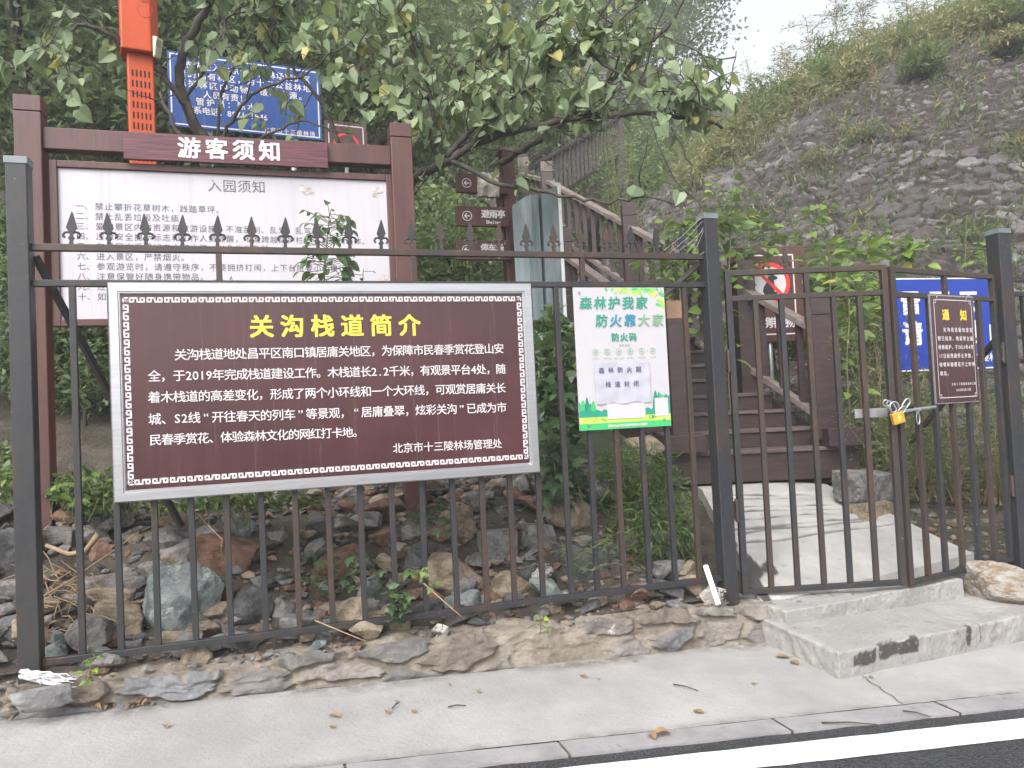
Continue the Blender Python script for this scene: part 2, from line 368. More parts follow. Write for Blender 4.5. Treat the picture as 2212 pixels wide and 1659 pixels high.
# ------------------------------------------------------------------ terrain behind the fence (fence frame, relative to the eye)
def rampz(t): return -1.30 + .53 * np.clip((t + .1) / 1.65, 0, 1)
def zt(s, t):
    s = np.asarray(s, float); t = np.asarray(t, float)
    left = -1.27 + .09 * (s < 0) + .70 * sst((t + .05) / 1.55)
    up = .42 * np.clip(t - 1.5, 0, 10.5) + .62 * np.clip(t - 12, 0, 60)
    right = -1.40 + .45 * sst(t / 1.7) + .03 * np.clip(t - 1.5, 0, 99)
    ramp = rampz(t) - .10
    kL = sst((s - 3.75) / .45); kR = sst((s - 6.0) / .4)
    near = left * (1 - kL) + ramp * kL * (1 - kR) + right * kR
    kh = 1 - sst((s - 5.0) / 2.2) * sst((28 - t) / 10)
    far = (-.57 - .25 * sst((s - 3.5) / 1)) + up * kh
    kt = sst((t - 1.45) / .9)
    z = near * (1 - kt) + far * kt
    return z
def ztw(p): s, t = tofen(p); return float(zt(s, t)) + EYE
def hit(x, y, tmin=.05, tmax=40):            # where the sight line through a photo point meets the terrain
    v = ray(x, y); k = 2.0
    while k < 60:
        q = v * k; s, t = tofen(q)
        if t > tmin and q[2] <= float(zt(s, t)): return np.array([q[0], q[1], float(zt(s, t)) + EYE]), q[1]
        k += .03
    return None, None
ss = np.concatenate([np.linspace(-30, -2, 30), np.linspace(-1.9, 8, 160), np.linspace(8.3, 30, 30)])
tt = np.concatenate([np.linspace(-.02, 3, 70), np.linspace(3.1, 12, 50), np.linspace(12.5, 60, 50)])
S, T = np.meshgrid(ss, tt, indexing='ij'); Z = zt(S, T)
P = P0 + fd * S[..., None] + fn * T[..., None]; P[..., 2] = Z + EYE
nz = fbm(np.stack([S * 3, T * 3, Z * 0], -1), 4) - .5
P[..., 2] += nz * np.clip(T * .5, 0, .12) + (fbm(np.stack([S * .5, T * .5, Z * 0 + 5], -1), 3) - .5) * np.clip((T - 2) * .2, 0, 1.2)
m, nt, p, _ = newmat('hillside_soil'); co = coords(nt)
c = mix(nt, noise(nt, co, 2.5, 8, .65, .35, .7), (.05, .04, .03), (.115, .095, .072)); c = mix(nt, noise(nt, co, 24, 6, .7, .55, .7), c, (.14, .12, .095))
c = mix(nt, mul(nt, noise(nt, co, .8, 5, .6, .5, .7), .7), c, (.04, .06, .022))
nt.links.new(c, p.inputs['Base Color']); p.inputs['Roughness'].default_value = .95; bump(nt, p, noise(nt, co, 25, 8, .7, .2, .8), .8, .03); SOIL = m
mb = MB(); mb.grid(P, flip=True); solo('hillside', mb, SOIL, kind='structure', loc=fw(2, 3, -1), smooth=True)

# ------------------------------------------------------------------ low rubble-stone wall carrying the fence
def stonemat(name, cols, mortar, mort2, disp=False):
    m, nt, p, _ = newmat(name); co = coords(nt)
    st = attr(nt, 'stone'); rid = attr(nt, 'rid'); r = N(nt, 'ShaderNodeValToRGB')
    while len(r.color_ramp.elements) < len(cols): r.color_ramp.elements.new(.5)
    for i, (e, c) in enumerate(zip(r.color_ramp.elements, cols)): e.position = i / (len(cols) - 1); e.color = (*c, 1)
    nt.links.new(rid, r.inputs[0])
    c = mix(nt, noise(nt, co, 9, 9, .7, .35, .65), mix(nt, .45, r.outputs[0], (.05, .045, .045)), r.outputs[0])
    c = mix(nt, mul(nt, noise(nt, co, 16, 9, .75, .56, .66), attr(nt, 'lich')), c, (.40, .375, .35))
    mo = mix(nt, noise(nt, co, 5, 9, .7, .35, .68), mortar, mort2)
    c = mix(nt, st, mo, c); nt.links.new(c, p.inputs['Base Color']); p.inputs['Roughness'].default_value = .85
    bump(nt, p, noise(nt, co, 28, 9, .72, .2, .8), .7, .015); return m
WALLM = stonemat('rubble_wall_stone', [(.20, .195, .19), (.25, .225, .195), (.14, .14, .145), (.28, .26, .24), (.17, .135, .105), (.22, .225, .235)], (.27, .235, .19), (.14, .115, .09))
xs = np.linspace(-2.6, 4.75, 600); us = np.linspace(0, 1.62, 84)
U, S = np.meshgrid(us, xs); H = (-1.235 - .02 * np.clip(S, 0, 9)) - gz(S)   # wall height
face = np.clip(U, 0, 1); top = np.clip(U - 1, 0, 1)
t = -.225 + .07 * face + top * .45; z = gz(S) - .03 + (H + .03) * face
rr = (fbm(np.stack([S * 1.4, U * 0, U * 0], -1), 3) - .5)
z = z + rr * .09 * face + .025 * np.sin(np.clip(top, 0, 1) * 3.0)
uu = S * 2.5 + .25 * (fbm(np.stack([S * 3, U * 3, U], -1), 3) - .5) * 2; vv = U * 1.25 + .7 * vnoise(np.stack([S * 1.1, U * 0, U * 0 + 3], -1))
F1, F2, ID = voro(uu, vv, 11)
e = F2 - F1; n5 = fbm(np.stack([S * 14, U * 5, U * 0], -1), 4) - .5
ms = sst((e - .10 + .30 * n5) / .07) * (1 - sst((U - 1.02 + .5 * n5) / .10)); ms = ms * sst((vnoise(np.stack([uu * .6, vv * .6, vv * 0 + 9], -1)) - .20) / .05)
hgt = ms * (.022 + .028 * ID) + n5 * .045 + (fbm(np.stack([S * 45, U * 16, U * 0], -1), 3) - .5) * .012 + (fbm(np.stack([S * 4, U * 2, U * 0 + 7], -1), 3) - .5) * .05
hgt *= sst(U / .30)
nx = np.where(U < 1, 1.0, 0.15)
t2 = t - hgt * nx; z2 = z + hgt * (1 - .92 * (U < .95)) * (U > .06)
P = P0 + fd * S[..., None] + fn * t2[..., None]; P[..., 2] = z2 + EYE
mb = MB(); mb.grid(P, flip=True); mb.att = {'stone': ms, 'rid': (ID * 7.3) % 1, 'lich': (((ID * 13.7) % 1) > .6) * 1.0}
solo('stone_wall', mb, WALLM, 'low rubble stone retaining wall with smeared mortar under the iron fence', 'wall', loc=fw(1.5, -.1, gz(1.5)), rz=FA, smooth=True)

# ------------------------------------------------------------------ concrete ramp and doorstep
m, nt, p, _ = newmat('rough_concrete'); co = coords(nt)
c = mix(nt, noise(nt, co, 2.2, 8, .65, .3, .75), (.255, .245, .232), (.335, .325, .312)); c = mix(nt, noise(nt, co, 34, 6, .7, .56, .70), c, (.17, .16, .145)); c = mix(nt, mul(nt, noise(nt, co, 1.6, 7, .7, .52, .66), .55), c, (.20, .18, .155))
c = mix(nt, mul(nt, noise(nt, co, 7, 9, .75, .60, .68), .8), c, (.15, .135, .12)); c = mix(nt, mul(nt, attr(nt, 'tar'), noise(nt, co, 18, 8, .75, .28, .46)), c, (.055, .045, .042))
nt.links.new(c, p.inputs['Base Color']); p.inputs['Roughness'].default_value = .85; bump(nt, p, noise(nt, co, 30, 8, .7, .2, .8), .5, .012); CONC = m
a = np.linspace(0, 1, 110); b = np.linspace(0, 1, 330); A, B = np.meshgrid(a, b, indexing='ij')
FLc, FRc, BLc, BRc = (4.12, -.12), (6.12, .12), (4.80, 1.80), (5.92, 1.45)
sR = (FLc[0] * (1 - A) + FRc[0] * A) * (1 - B) + (BLc[0] * (1 - A) + BRc[0] * A) * B
tR = (FLc[1] * (1 - A) + FRc[1] * A) * (1 - B) + (BLc[1] * (1 - A) + BRc[1] * A) * B
zR = rampz(tR) + .02 * (fbm(np.stack([sR * 3, tR * 3, tR * 0], -1), 4) - .5)
gro = np.zeros_like(zR)
for k in range(8):
    yy = .40 + .062 * k + .030 * (vnoise(np.stack([A * 4, A * 0 + k * 3.1, A * 0], -1)) - .5) + .012 * math.sin(k * 2.3)
    gro = np.maximum(gro, np.exp(-((B - yy) / .012) ** 2) * sst((A - .04) / .05) * sst((.93 - .02 * k - A) / .05))
zR = zR - .045 * gro
P = P0 + fd * sR[..., None] + fn * tR[..., None]; P[..., 2] = zR + EYE
mb = MB(); mb.grid(P, flip=False)
tar = sst((.60 - vnoise(np.stack([A * 40, B * 10, A * 0], -1)) * .5 - A * 2.4 - np.abs(B - .18) * 1.8) / .08); att = [np.maximum(tar, .75 * sst((gro - .30 - .9 * (fbm(np.stack([A * 9, B * 30, A * 0 + 2], -1), 3) - .45)) / .35))]
for edge, inv in ((P[0], True), (P[-1], False), (P[:, 0], False), (P[:, -1], True)):
    q = np.stack([edge, edge - [0, 0, .25]], 1); mb.grid(q, flip=inv); att.append(np.zeros(q.shape[:2]))
mb.att = {'tar': np.concatenate([x.ravel() for x in att])}
RAMPC = plain('shade_lifted_ramp_concrete', (.35, .34, .325), .85, 0, .14, 4, .5, dirt=(.22, .20, .18), dscale=9, dlo=.58, dhi=.72); nt = RAMPC.node_tree; p = [n for n in nt.nodes if n.type == 'BSDF_PRINCIPLED'][0]  # concrete colour lightened to make up for the shade around the ramp
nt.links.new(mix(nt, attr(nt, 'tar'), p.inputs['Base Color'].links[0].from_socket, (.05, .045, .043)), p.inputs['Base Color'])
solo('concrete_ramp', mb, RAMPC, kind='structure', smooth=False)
def slab(corners, ztop, zbot, nu=70, nv=40, seed=0, tarf=None, rad=.035):
    # rounded rough concrete block from a quad of (s,t) corners: front-left, front-right, back-right, back-left
    fl, fr, br, bl = [np.array(c, float) for c in corners]
    a = np.linspace(0, 1, nu); V = []
    prof = [(0, -1.0)] + [(0, -q) for q in np.linspace(.95, .12, 13)] + [(0, -.06), (.03, -.015), (.16, 0)] + [(q, 0) for q in np.linspace(.6, 8, 18)]
    rows = []; tr = []
    ring = []
    def loop(ins, zf):
        out = []
        for (p, q, n) in ((bl, fl, 60), (fl, fr, 300), (fr, br, 40)):
            for i in range(n):
                out.append(p + (q - p) * i / n)
        out.append(br.copy()); out = np.array(out); c = (fl + fr + br + bl) / 4
        return out
    base = loop(0, 0); cen = (fl + fr + br + bl) / 4; mid = (bl + br) / 2
    K = []; Zs = []
    for ins, zf in prof:
        k = min(ins / 8.0 * .98, .98); q = base * (1 - k) + mid * k
        zt_ = ztop if not callable(ztop) else ztop(q[:, 0])
        zb = zbot(q[:, 0])
        zz = zt_ + np.where(zf > -.99, zf * (zt_ - zb), zb - zt_ - .03)
        K.append(q); Zs.append(zz + 0 * q[:, 0])
    K = np.array(K); Zs = np.array(Zs)
    n3 = fbm(np.stack([K[..., 0] * 6 + seed, K[..., 1] * 6, Zs * 6], -1), 4) - .5
    dirv = K - cen; dirv /= np.linalg.norm(dirv, axis=-1, keepdims=True) + 1e-6
    n4 = fbm(np.stack([K[..., 0] * 22 + seed, K[..., 1] * 22, Zs * 22], -1), 3) - .5
    K = K + dirv * (n3 * .05 + n4 * .022)[..., None]; Zs = Zs + n3 * .03 + n4 * .016
    P = P0 + fd * K[..., :1] + fn * K[..., 1:2]; P[..., 2] = Zs + EYE
    tar = np.zeros(Zs.shape) if tarf is None else tarf(K[..., 0], K[..., 1], Zs)
    return P, tar
def tar_low(s, t, z):
    n = fbm(np.stack([s * 14, t * 14, z * 14], -1), 3) - .5
    f = 0
    for s0, s1, z0, z1 in ((4.12, 4.30, -1.475, -1.405), (4.33, 4.63, -1.475, -1.395), (5.07, 5.10, -1.52, -1.38), (5.18, 5.2, -1.5, -1.38)):
        d = np.maximum(np.maximum(s0 - s, s - s1), np.maximum(z0 - z, z - z1)); f = np.maximum(f, sst((-d + .006 + .075 * n) / .008) * (t < -.895 + .152 * (s - 4)))
    return f
def tar_up(s, t, z):
    n = fbm(np.stack([s * 14, t * 9, z * 9], -1), 3) - .5
    return sst((.06 + .14 * n - np.abs(s - 4.2) - .35 * np.abs(t + .1)) / .03) + 0
mb = MB(); P, T1 = slab([(4.02, -.93), (6.3, -.58), (6.3, .05), (4.06, -.15)], lambda s: -1.375 - .035 * (s - 4), lambda s: gz(s), seed=1, tarf=tar_low); mb.grid(P)
Q, T2 = slab([(4.12, -.36), (5.66, -.2), (5.75, .3), (4.1, .15)], lambda s: -1.305 + 0 * s, lambda s: -1.40 - .035 * (s - 4), seed=5, tarf=tar_up); mb.grid(Q)
mb.att = {'tar': np.concatenate([T1.ravel(), T2.ravel()])}
solo('concrete_doorstep', mb, CONC, 'two worn concrete steps with dark patches in front of the locked gate', 'steps', rz=FA, loc=fw(4.9, -.4, gz(4.9)), smooth=True)

# ------------------------------------------------------------------ rounded stone-pitched embankment on the right
EC = (13.37, 17.61, 14.32, 8.94, 8.69, 2.56)
def ez(X, Y):
    r = np.sqrt(((X - EC[0]) / EC[2]) ** 2 + ((Y - EC[1]) / EC[3]) ** 2); return -.6 + EC[4] * (1 - np.clip(r, 0, 1.2) ** EC[5])
EMB = stonemat('embankment_stone', [(.078, .071, .072), (.047, .041, .041), (.105, .098, .098), (.062, .051, .045), (.088, .081, .082), (.21, .20, .20)], (.022, .0155, .013), (.046, .034, .029))
th = np.linspace(R_(171), R_(287), 1250); q = np.concatenate([np.linspace(1.02, .93, 130), np.linspace(.929, .6, 330), np.linspace(.597, .02, 36)])
Q, TH = np.meshgrid(q, th)
X = EC[0] + EC[2] * Q * np.cos(TH); Y = EC[1] + EC[3] * Q * np.sin(TH); Z = ez(X, Y)
arc = np.cumsum(np.hypot(np.diff(Q[0], prepend=Q[0, 0]) * EC[3], np.diff(-.6 + EC[4] * (1 - q ** EC[5]), prepend=0) * (np.arange(len(q)) > 0)))
U = TH * 12.0; V = np.broadcast_to(arc, U.shape)
wob = fbm(np.stack([U * .9, V * .9, U * 0], -1), 4) - .5; wob2 = fbm(np.stack([U * 1.3, V * 1.3, U * 0 + 20], -1), 4) - .5
big = vnoise(np.stack([U * .5, V * .5, U * 0], -1))
F1, F2, ID = voro(U * 2.1 + wob * 2.6, V * 5.4 + wob2 * 3.0, 3)
G1, G2, IE = voro(U * 4.6 + wob * 3.5, V * 12 + wob2 * 4, 5)
n5 = fbm(np.stack([U * 9, V * 14, U * 0], -1), 4) - .5
ms = sst((F2 - F1 - .13 + .55 * n5) / .06) * (((ID * 5.1) % 1) > .30) * sst((big - .27) / .1); ms2 = sst((G2 - G1 - .17 + .6 * n5) / .07) * (((IE * 7.7) % 1) > .40) * (1 - ms)
M_ = np.maximum(ms, ms2); idd = np.where(ms > .3, ID, IE)
n6 = fbm(np.stack([U * 30, V * 30, U * 0 + 4], -1), 3) - .5
hh = ms * (.03 + .035 * ID) + ms2 * (.02 + .025 * IE) + n5 * .07 + n6 * .035 + wob * .3
gx = np.gradient(Z, axis=1); 
nX = (X - EC[0]) / EC[2] ** 2; nY = (Y - EC[1]) / EC[3] ** 2; nZ = np.hypot(nX, nY) * 0 + .06
nl = np.sqrt(nX ** 2 + nY ** 2 + nZ ** 2)
P = np.stack([X + nX / nl * hh, Y + nY / nl * hh, Z + nZ / nl * hh + EYE], -1)
mb = MB(); mb.grid(P, flip=True); mb.att = {'stone': M_, 'rid': (idd * 9.1) % 1, 'lich': (((idd * 3.7) % 1) > .72) * 1.0}
solo('stone_embankment', mb, EMB, 'big rounded embankment faced with flat grey stones behind the stairs', 'embankment', loc=(8, 10, EYE - 1), smooth=True)
# ------------------------------------------------------------------ lettering
_G = {}
def _raw(ch, bold):
    c = bpy.data.curves.new('glyph', 'FONT'); c.body = ch; c.size = 1; c.resolution_u = 2; c.offset = bold
    o = bpy.data.objects.new('glyph', c); COL.objects.link(o); bpy.context.view_layer.update()
    me = bpy.data.meshes.new_from_object(o.evaluated_get(bpy.context.evaluated_depsgraph_get()))
    V = np.array([v.co[:] for v in me.vertices]).reshape(-1, 3); F = [tuple(p.vertices) for p in me.polygons]
    bpy.data.objects.remove(o); bpy.data.curves.remove(c); bpy.data.meshes.remove(me); return V, F
EMW = _raw('国国', 0)[0][:, 0].max() - _raw('国', 0)[0][:, 0].max()
_gz = _raw('国', 0)[0]; EMC = ((_gz[:, 0].min() + _gz[:, 0].max()) / 2, (_gz[:, 1].min() + _gz[:, 1].max()) / 2)
def glyph(ch, bold):
    if (ch, bold) not in _G: _G[(ch, bold)] = _raw(ch, bold)
    return _G[(ch, bold)]
def adv(ch): return .56 if ord(ch) < 128 else .9 if ch in '“”' else 1.0
def write(mb, body, x0, x1, zc, h, y, bold=0.0, mi=0, shear=0, zs=0.0, wid=1.0):
    """Set a line between x0 and x1 (local x/z plane, facing -y); h = height of a full character; zs = climb over the line."""
    n = [adv(c) for c in body]; tot = sum(n); sz = h / .92 / EMW
    sx = min(sz * wid, 1e9); pitch = (x1 - x0 - .92 * EMW * sx * n[-1]) / max(tot - n[-1] / 2 - n[0] / 2, 1e-6) if len(body) > 1 else 0
    pen = x0 + .46 * EMW * sx * n[0]
    for i, c in enumerate(body):
        if i: pen += pitch * (n[i - 1] + n[i]) / 2
        if c == ' ': continue
        V, F = glyph(c, 0)
        if not len(V): continue
        if n[i] < 1: cx = (V[:, 0].min() + V[:, 0].max()) / 2
        else: cx = EMC[0]
        X = pen + (V[:, 0] - cx) * sx + (V[:, 1] - EMC[1]) * sz * shear; Zz = zc + (V[:, 1] - EMC[1]) * sz + zs * (pen - x0) / (x1 - x0 + 1e-9)
        e = bold * sz                        # heavier strokes: the same glyph laid down again a hair to each side
        for k, (dx, dz) in enumerate(((0, 0),) if not bold else ((-e, -e * .7), (e, -e * .7), (-e, e * .7), (e, e * .7), (0, 0))):
            mb.add(np.stack([X + dx, np.full(len(V), y - .00012 * k), Zz + dz], -1), F, mi)
    return mb
def stroke(mb, pts, wd, y, mi=0):            # flat ribbon of square segments in the x/z plane
    for (x0, z0), (x1, z1) in zip(pts[:-1], pts[1:]):
        h = wd / 2
        if abs(x0 - x1) < 1e-9 or abs(z0 - z1) < 1e-9:
            a, b, c, d = min(x0, x1) - h, max(x0, x1) + h, min(z0, z1) - h, max(z0, z1) + h
            mb.add([(a, y, c), (b, y, c), (b, y, d), (a, y, d)], [(0, 1, 2, 3)], mi)
        else:
            L = math.hypot(x1 - x0, z1 - z0); nx, nz = -(z1 - z0) / L * h, (x1 - x0) / L * h
            mb.add([(x0 - nx, y, z0 - nz), (x1 - nx, y, z1 - nz), (x1 + nx, y, z1 + nz), (x0 + nx, y, z0 + nz)], [(0, 1, 2, 3)], mi)
def rect(mb, x0, z0, x1, z1, y, mi=0): return mb.add([(x0, y, z0), (x1, y, z0), (x1, y, z1), (x0, y, z1)], [(0, 1, 2, 3)], mi)

# ------------------------------------------------------------------ the fence
def finial(mb, s, t, z, k=1.0, lean=0):
    o = len(mb.v)
    P = [(-.011, 0), (.011, 0), (.008, .022), (.016, .034), (.0075, .046), (.0075, .06), (.026, .088), (.004, .165), (0, .172), (-.004, .165), (-.026, .088), (-.0075, .06), (-.0075, .046), (-.016, .034), (-.008, .022)]
    mb.prism([(s + x * k + lean * zz, z + zz * k) for x, zz in P], t - .005, t + .005)
    for sg in (-1, 1):                       # the two curled arms
        C = [(.004, .058), (.018, .066), (.032, .062), (.039, .050), (.036, .040), (.029, .040)]
        mb.tube([(s + sg * x * k + lean * zz, t, z + zz * k) for x, zz in C], [.0055, .006, .0065, .0065, .006, .0085], 7)
def post(root, s, z0, z1, name='post', wd=.098):
    mb = MB(FEN); mb.box((s - wd / 2, -wd / 2, z0), (s + wd / 2, wd / 2, z1)); po = part(name, mb, IRON, root, bevel=.006)
    mb = MB(FEN); mb.box((s - wd / 2 - .004, -wd / 2 - .004, z1 - .035), (s + wd / 2 + .004, wd / 2 + .004, z1 + .002))
    h = wd / 2 + .004; mb.add([(s - h, -h, z1 + .002), (s + h, -h, z1 + .002), (s + h, h, z1 + .002), (s - h, h, z1 + .002), (s, 0, z1 + .014)], [(0, 1, 4), (1, 2, 4), (2, 3, 4), (3, 0, 4)])
    part('post_cap', mb, plain('cap_metal', (.16, .18, .19), .45, .3, .2), po, bevel=.002)
fence = thing('iron_fence', 'dark iron bar fence with spear finials carrying the big maroon sign', 'fence', fw(2, 0, -1.2), FA)
SA, SB = 0.0, 3.95
post(fence, SA, -1.30, 1.385); post(fence, SB, -1.40, 1.215)
for z, m, hh in ((.936, RUSTY, .036), (.752, IRON, .034), (-1.148, IRON, .036)):
    mb = MB(FEN); mb.box((SA + .05, -.018, z - hh / 2), (SB - .05, .018, z + hh / 2)); part('rail', mb, m, fence, bevel=.003)
BARS = [.228 + .1761 * k for k in range(21)]
for k, s in enumerate(BARS):
    j = rnd.uniform(-.004, .004); mb = MB(FEN); mb.beam((s + j, rnd.uniform(-.002, .002), -1.130), (s - j, 0, .735), .031, .031, up=(0, 1, 0)); part('bar', mb, RUSTY if k in (6, 12, 13, 17, 20) else IRON, fence, bevel=.003)
    mb = MB(FEN); finial(mb, s, 0, .955 + rnd.uniform(-.002, .002), 1, rnd.uniform(-.05, .05)); part('finial', mb, RUSTY if 10 < k < 18 else IRON, fence)
for k in (4, 10, 16):
    mb = MB(FEN); s = BARS[k] + .004; mb.box((s - .015, -.0145, .769), (s + .015, .0145, .918)); part('upright', mb, RUSTY, fence, bevel=.002)
mb = MB(FEN); mb.beam((.05, .05, .90), (.62, .75, -.62), .03, .03); part('brace', mb, IRON, fence)
mb = MB(FEN); mb.beam((3.91, .04, .91), (3.55, .35, .55), .03, .03); part('brace', mb, RUSTY, fence)

right = thing('iron_fence', 'dark iron fence section carrying the right gate leaf at the right edge', 'fence', fw(6.42, 0, -1.35), FA)
post(right, 6.42, -1.42, 1.172, wd=.115)
for z in (.80, .69, -1.16):
    mb = MB(FEN); mb.box((6.48, -.018, z - .017), (8.4, .018, z + .017)); part('rail', mb, IRON, right, bevel=.003)
for k in range(10):
    s = 6.62 + .18 * k; mb = MB(FEN); mb.box((s - .0155, -.0155, -1.143), (s + .0155, .0155, .673)); part('bar', mb, IRON, right, bevel=.003)
e = W(1889, 1023, 7.4); e_ = tofen(e)
mb = MB(FEN); mb.beam((6.40, .05, .36), (e_[0], e_[1], e[2] - EYE - .1), .034, .034); part('brace', mb, RUSTY, right)

# ------------------------------------------------------------------ the two gate leaves, bulging towards the road
HA = np.array([4.055, 0.0]); mid = tofen(W(1937, 900, 5.10)); HB = np.array([6.335, -.01])
mA = np.array(mid) + [-.012, 0]; mB_ = np.array(mid) + [.012, 0.004]
GT, GBm = .845, -1.272
def leafframe(a, b):
    pa = P0 + fd * a[0] + fn * a[1]; pb = P0 + fd * b[0] + fn * b[1]; d = pb - pa; L = np.linalg.norm(d[:2]); ang = math.atan2(d[1], d[0])
    return Matrix.Translation((pa[0], pa[1], EYE)) @ Matrix.Rotation(ang, 4, 'Z'), L, ang, pa
def gate(label, a, b, zt_, zb, hinge_left, nb=5):
    M, L, ang, pa = leafframe(a, b)
    g = thing('gate_leaf', label, 'gate', (pa[0], pa[1], zb + EYE), ang, 'double gate leaves')
    for x in (.02, L - .02):
        mb = MB(M); mb.box((x - .02, -.02, zb), (x + .02, .02, zt_)); part('stile', mb, IRON if (x < .1) == hinge_left else RUSTY, g, bevel=.003)
    for z, m in ((zt_ - .018, RUSTY), (zt_ - .185, RUSTY), (zb + .02, IRON)):
        mb = MB(M); mb.box((.04, -.0175, z - .0175), (L - .04, .0175, z + .0175)); part('rail', mb, m, g, bevel=.003)
    for k in range(nb):
        x = .02 + (L - .04) * (k + 1) / (nb + 1); mb = MB(M); mb.box((x - .0165, -.0165, zb + .0375), (x + .0165, .0165, zt_ - .2025)); part('bar', mb, IRON if k % 2 else RUSTY, g, bevel=.003)
    x = .02 + (L - .04) * .5; mb = MB(M); mb.box((x - .0155, -.0155, zt_ - .1675), (x + .0155, .0155, zt_ - .0355)); part('upright', mb, RUSTY, g, bevel=.002)
    hx = -.012 if hinge_left else L + .012
    for z in (.25, zb + .55):
        mb = MB(M); mb.tube([(hx, -.03, z - .075), (hx, -.03, z + .075)], .013, 10); mb.box((hx - .02, -.026, z - .06), (hx + .02, -.021, z + .06)); part('hinge', mb, RUSTY, g)
    return g, M, L
gl, MGL, LGL = gate('left leaf of the dark iron double gate, hinged beside the tall square post', HA, mA, GT, GBm, True)
gr, MGR, LGR = gate('right leaf of the dark iron double gate, with the small maroon notice wired on', mB_, HB, GT - .012, GBm - .012, False)
mb = MB(MGL); finial(mb, .41, -.012, .83, .9, .0); part('finial', mb, RUSTY, gl, 'stray broken finial on top of the gate')
# latch bar
mb = MB(MGL); mb.box((LGL - .26, .02, -.165), (LGL - .03, .03, -.105)); part('latch_plate', mb, STEEL, gl, bevel=.002)
mb = MB(MGR); mb.box((.05, .02, -.15), (.27, .03, -.10)); part('latch_plate', mb, IRON, gr, bevel=.002)
mb = MB(MGR); mb.tube([(-.03, -.034, -.135), (.36, -.034, -.118)], .011, 10); part('bolt', mb, STEEL, gr)
mb = MB(MGR); mb.tube([(.155 + .028 * math.sin(a) * .6, -.04, -.185 - .042 * math.cos(a)) for a in np.linspace(0, 6.283, 14)], .005, 6); mb.tube([(.15, -.036, -.150), (.17, -.05, -.132), (.15, -.02, -.118)], .007, 6); part('bolt_ring', mb, STEEL, gr)
# padlock and chain
C = W(1939, 903, 5.02)
ML = Matrix.Translation(Vector(C)) @ Matrix.Rotation(R_(8), 4, 'Z') @ Matrix.Rotation(R_(-14), 4, 'Y')
lock = thing('padlock', 'yellow brass padlock hanging on the gate chain', 'padlock', C)
mb = MB(ML); mb.box((-.041, -.016, -.038), (.041, .016, .038)); lb = part('body', mb, BRASS, lock, bevel=.006)
mb = MB(ML); mb.tube([(.03 * math.cos(a), 0, .036 + (.055 + .028 * math.sin(a) if a > -.01 else 0)) if 0 <= a <= math.pi else None for a in np.linspace(0, math.pi, 9)] and
        [(.030, 0, .034), (.030, 0, .075)] + [(.03 * math.cos(a), 0, .082 + .026 * math.sin(a)) for a in np.linspace(.2, math.pi - .2, 7)] + [(-.030, 0, .075), (-.030, 0, .034)], .0062, 8); part('shackle', mb, STEEL, lock, smooth=True)
mb = MB(ML)
for z, q in ((.018, .014), (.006, .02), (-.006, .02), (-.018, .014)):
    mb.tube([(-q, -.0165, z), (-q / 3, -.0168, z - .005), (q / 3, -.0168, z + .005), (q, -.0165, z)], .0022, 6)
part('embossed_mark', mb, plain('worn_brass', (.75, .52, .18), .4, .4), lb)
chain = thing('lock_chain', 'short steel chain looped around both gate stiles above the padlock', 'chain', W(1939, 872, 5.02))
def link(p, q, wd=.019, r=.0055):
    p = np.array(p); q = np.array(q); d = q - p; L = np.linalg.norm(d); d = d / L; x = np.cross(d, (0, 1, .3)); x /= np.linalg.norm(x)
    pts = []
    for a in np.linspace(0, 2 * math.pi, 19):
        c, s_ = math.cos(a), math.sin(a); pts.append(p + d * (L / 2 + (L / 2) * np.sign(c) * abs(c) ** .6) + x * wd * s_)
    mb = MB(); mb.tube(pts, r, 7, caps=False); part('chain_link', mb, STEEL, chain, smooth=True)
for a, b in (((1908, 868), (1922, 874)), ((1918, 868), (1934, 890)), ((1941, 893), (1956, 880)), ((1950, 883), (1964, 862))):
    link(W(*a, 5.02), W(*b, 5.02))

# ------------------------------------------------------------------ big maroon sign on the fence
TS = -.055
def S2(x, y, t=TS): q = fen(x, y, t); return q[0], q[2]
sx0, sz1 = S2(232, 610); sx1, _ = S2(1147, 612); _, sz0 = S2(246, 1087)
sign = thing('introduction_sign', 'wide maroon sign with silver frame and yellow title wired to the fence', 'sign', fw((sx0 + sx1) / 2, TS, sz0), FA)
FWD = .062
mb = MB(FEN); mb.box((sx0 + FWD - .006, TS + .008, sz0 + FWD - .006), (sx1 - FWD + .006, TS + .03, sz1 - FWD + .006)); part('panel', mb, MAROON, sign)
mb = MB(FEN)
prof = [(0, .034), (0, -.004), (.006, -.010), (.046, -.010), (.050, -.004), (.054, -.004), (.060, .004), (.060, .007)]
for (ax, az), (bx, bz), (nx, nz) in (((sx0, sz0), (sx1, sz0), (0, 1)), ((sx1, sz0), (sx1, sz1), (-1, 0)), ((sx1, sz1), (sx0, sz1), (0, -1)), ((sx0, sz1), (sx0, sz0), (1, 0))):
    dx, dz = np.sign(bx - ax), np.sign(bz - az); V = []
    for o, y in prof: V.append((ax + dx * o + nx * o, TS + y, az + dz * o + nz * o))
    for o, y in prof: V.append((bx - dx * o + nx * o, TS + y, bz - dz * o + nz * o))
    n = len(prof); mb.add(V, [(i, i + 1, n + i + 1, n + i) for i in range(n - 1)])
part('frame', mb, ALU, sign)
YT = TS + .0065
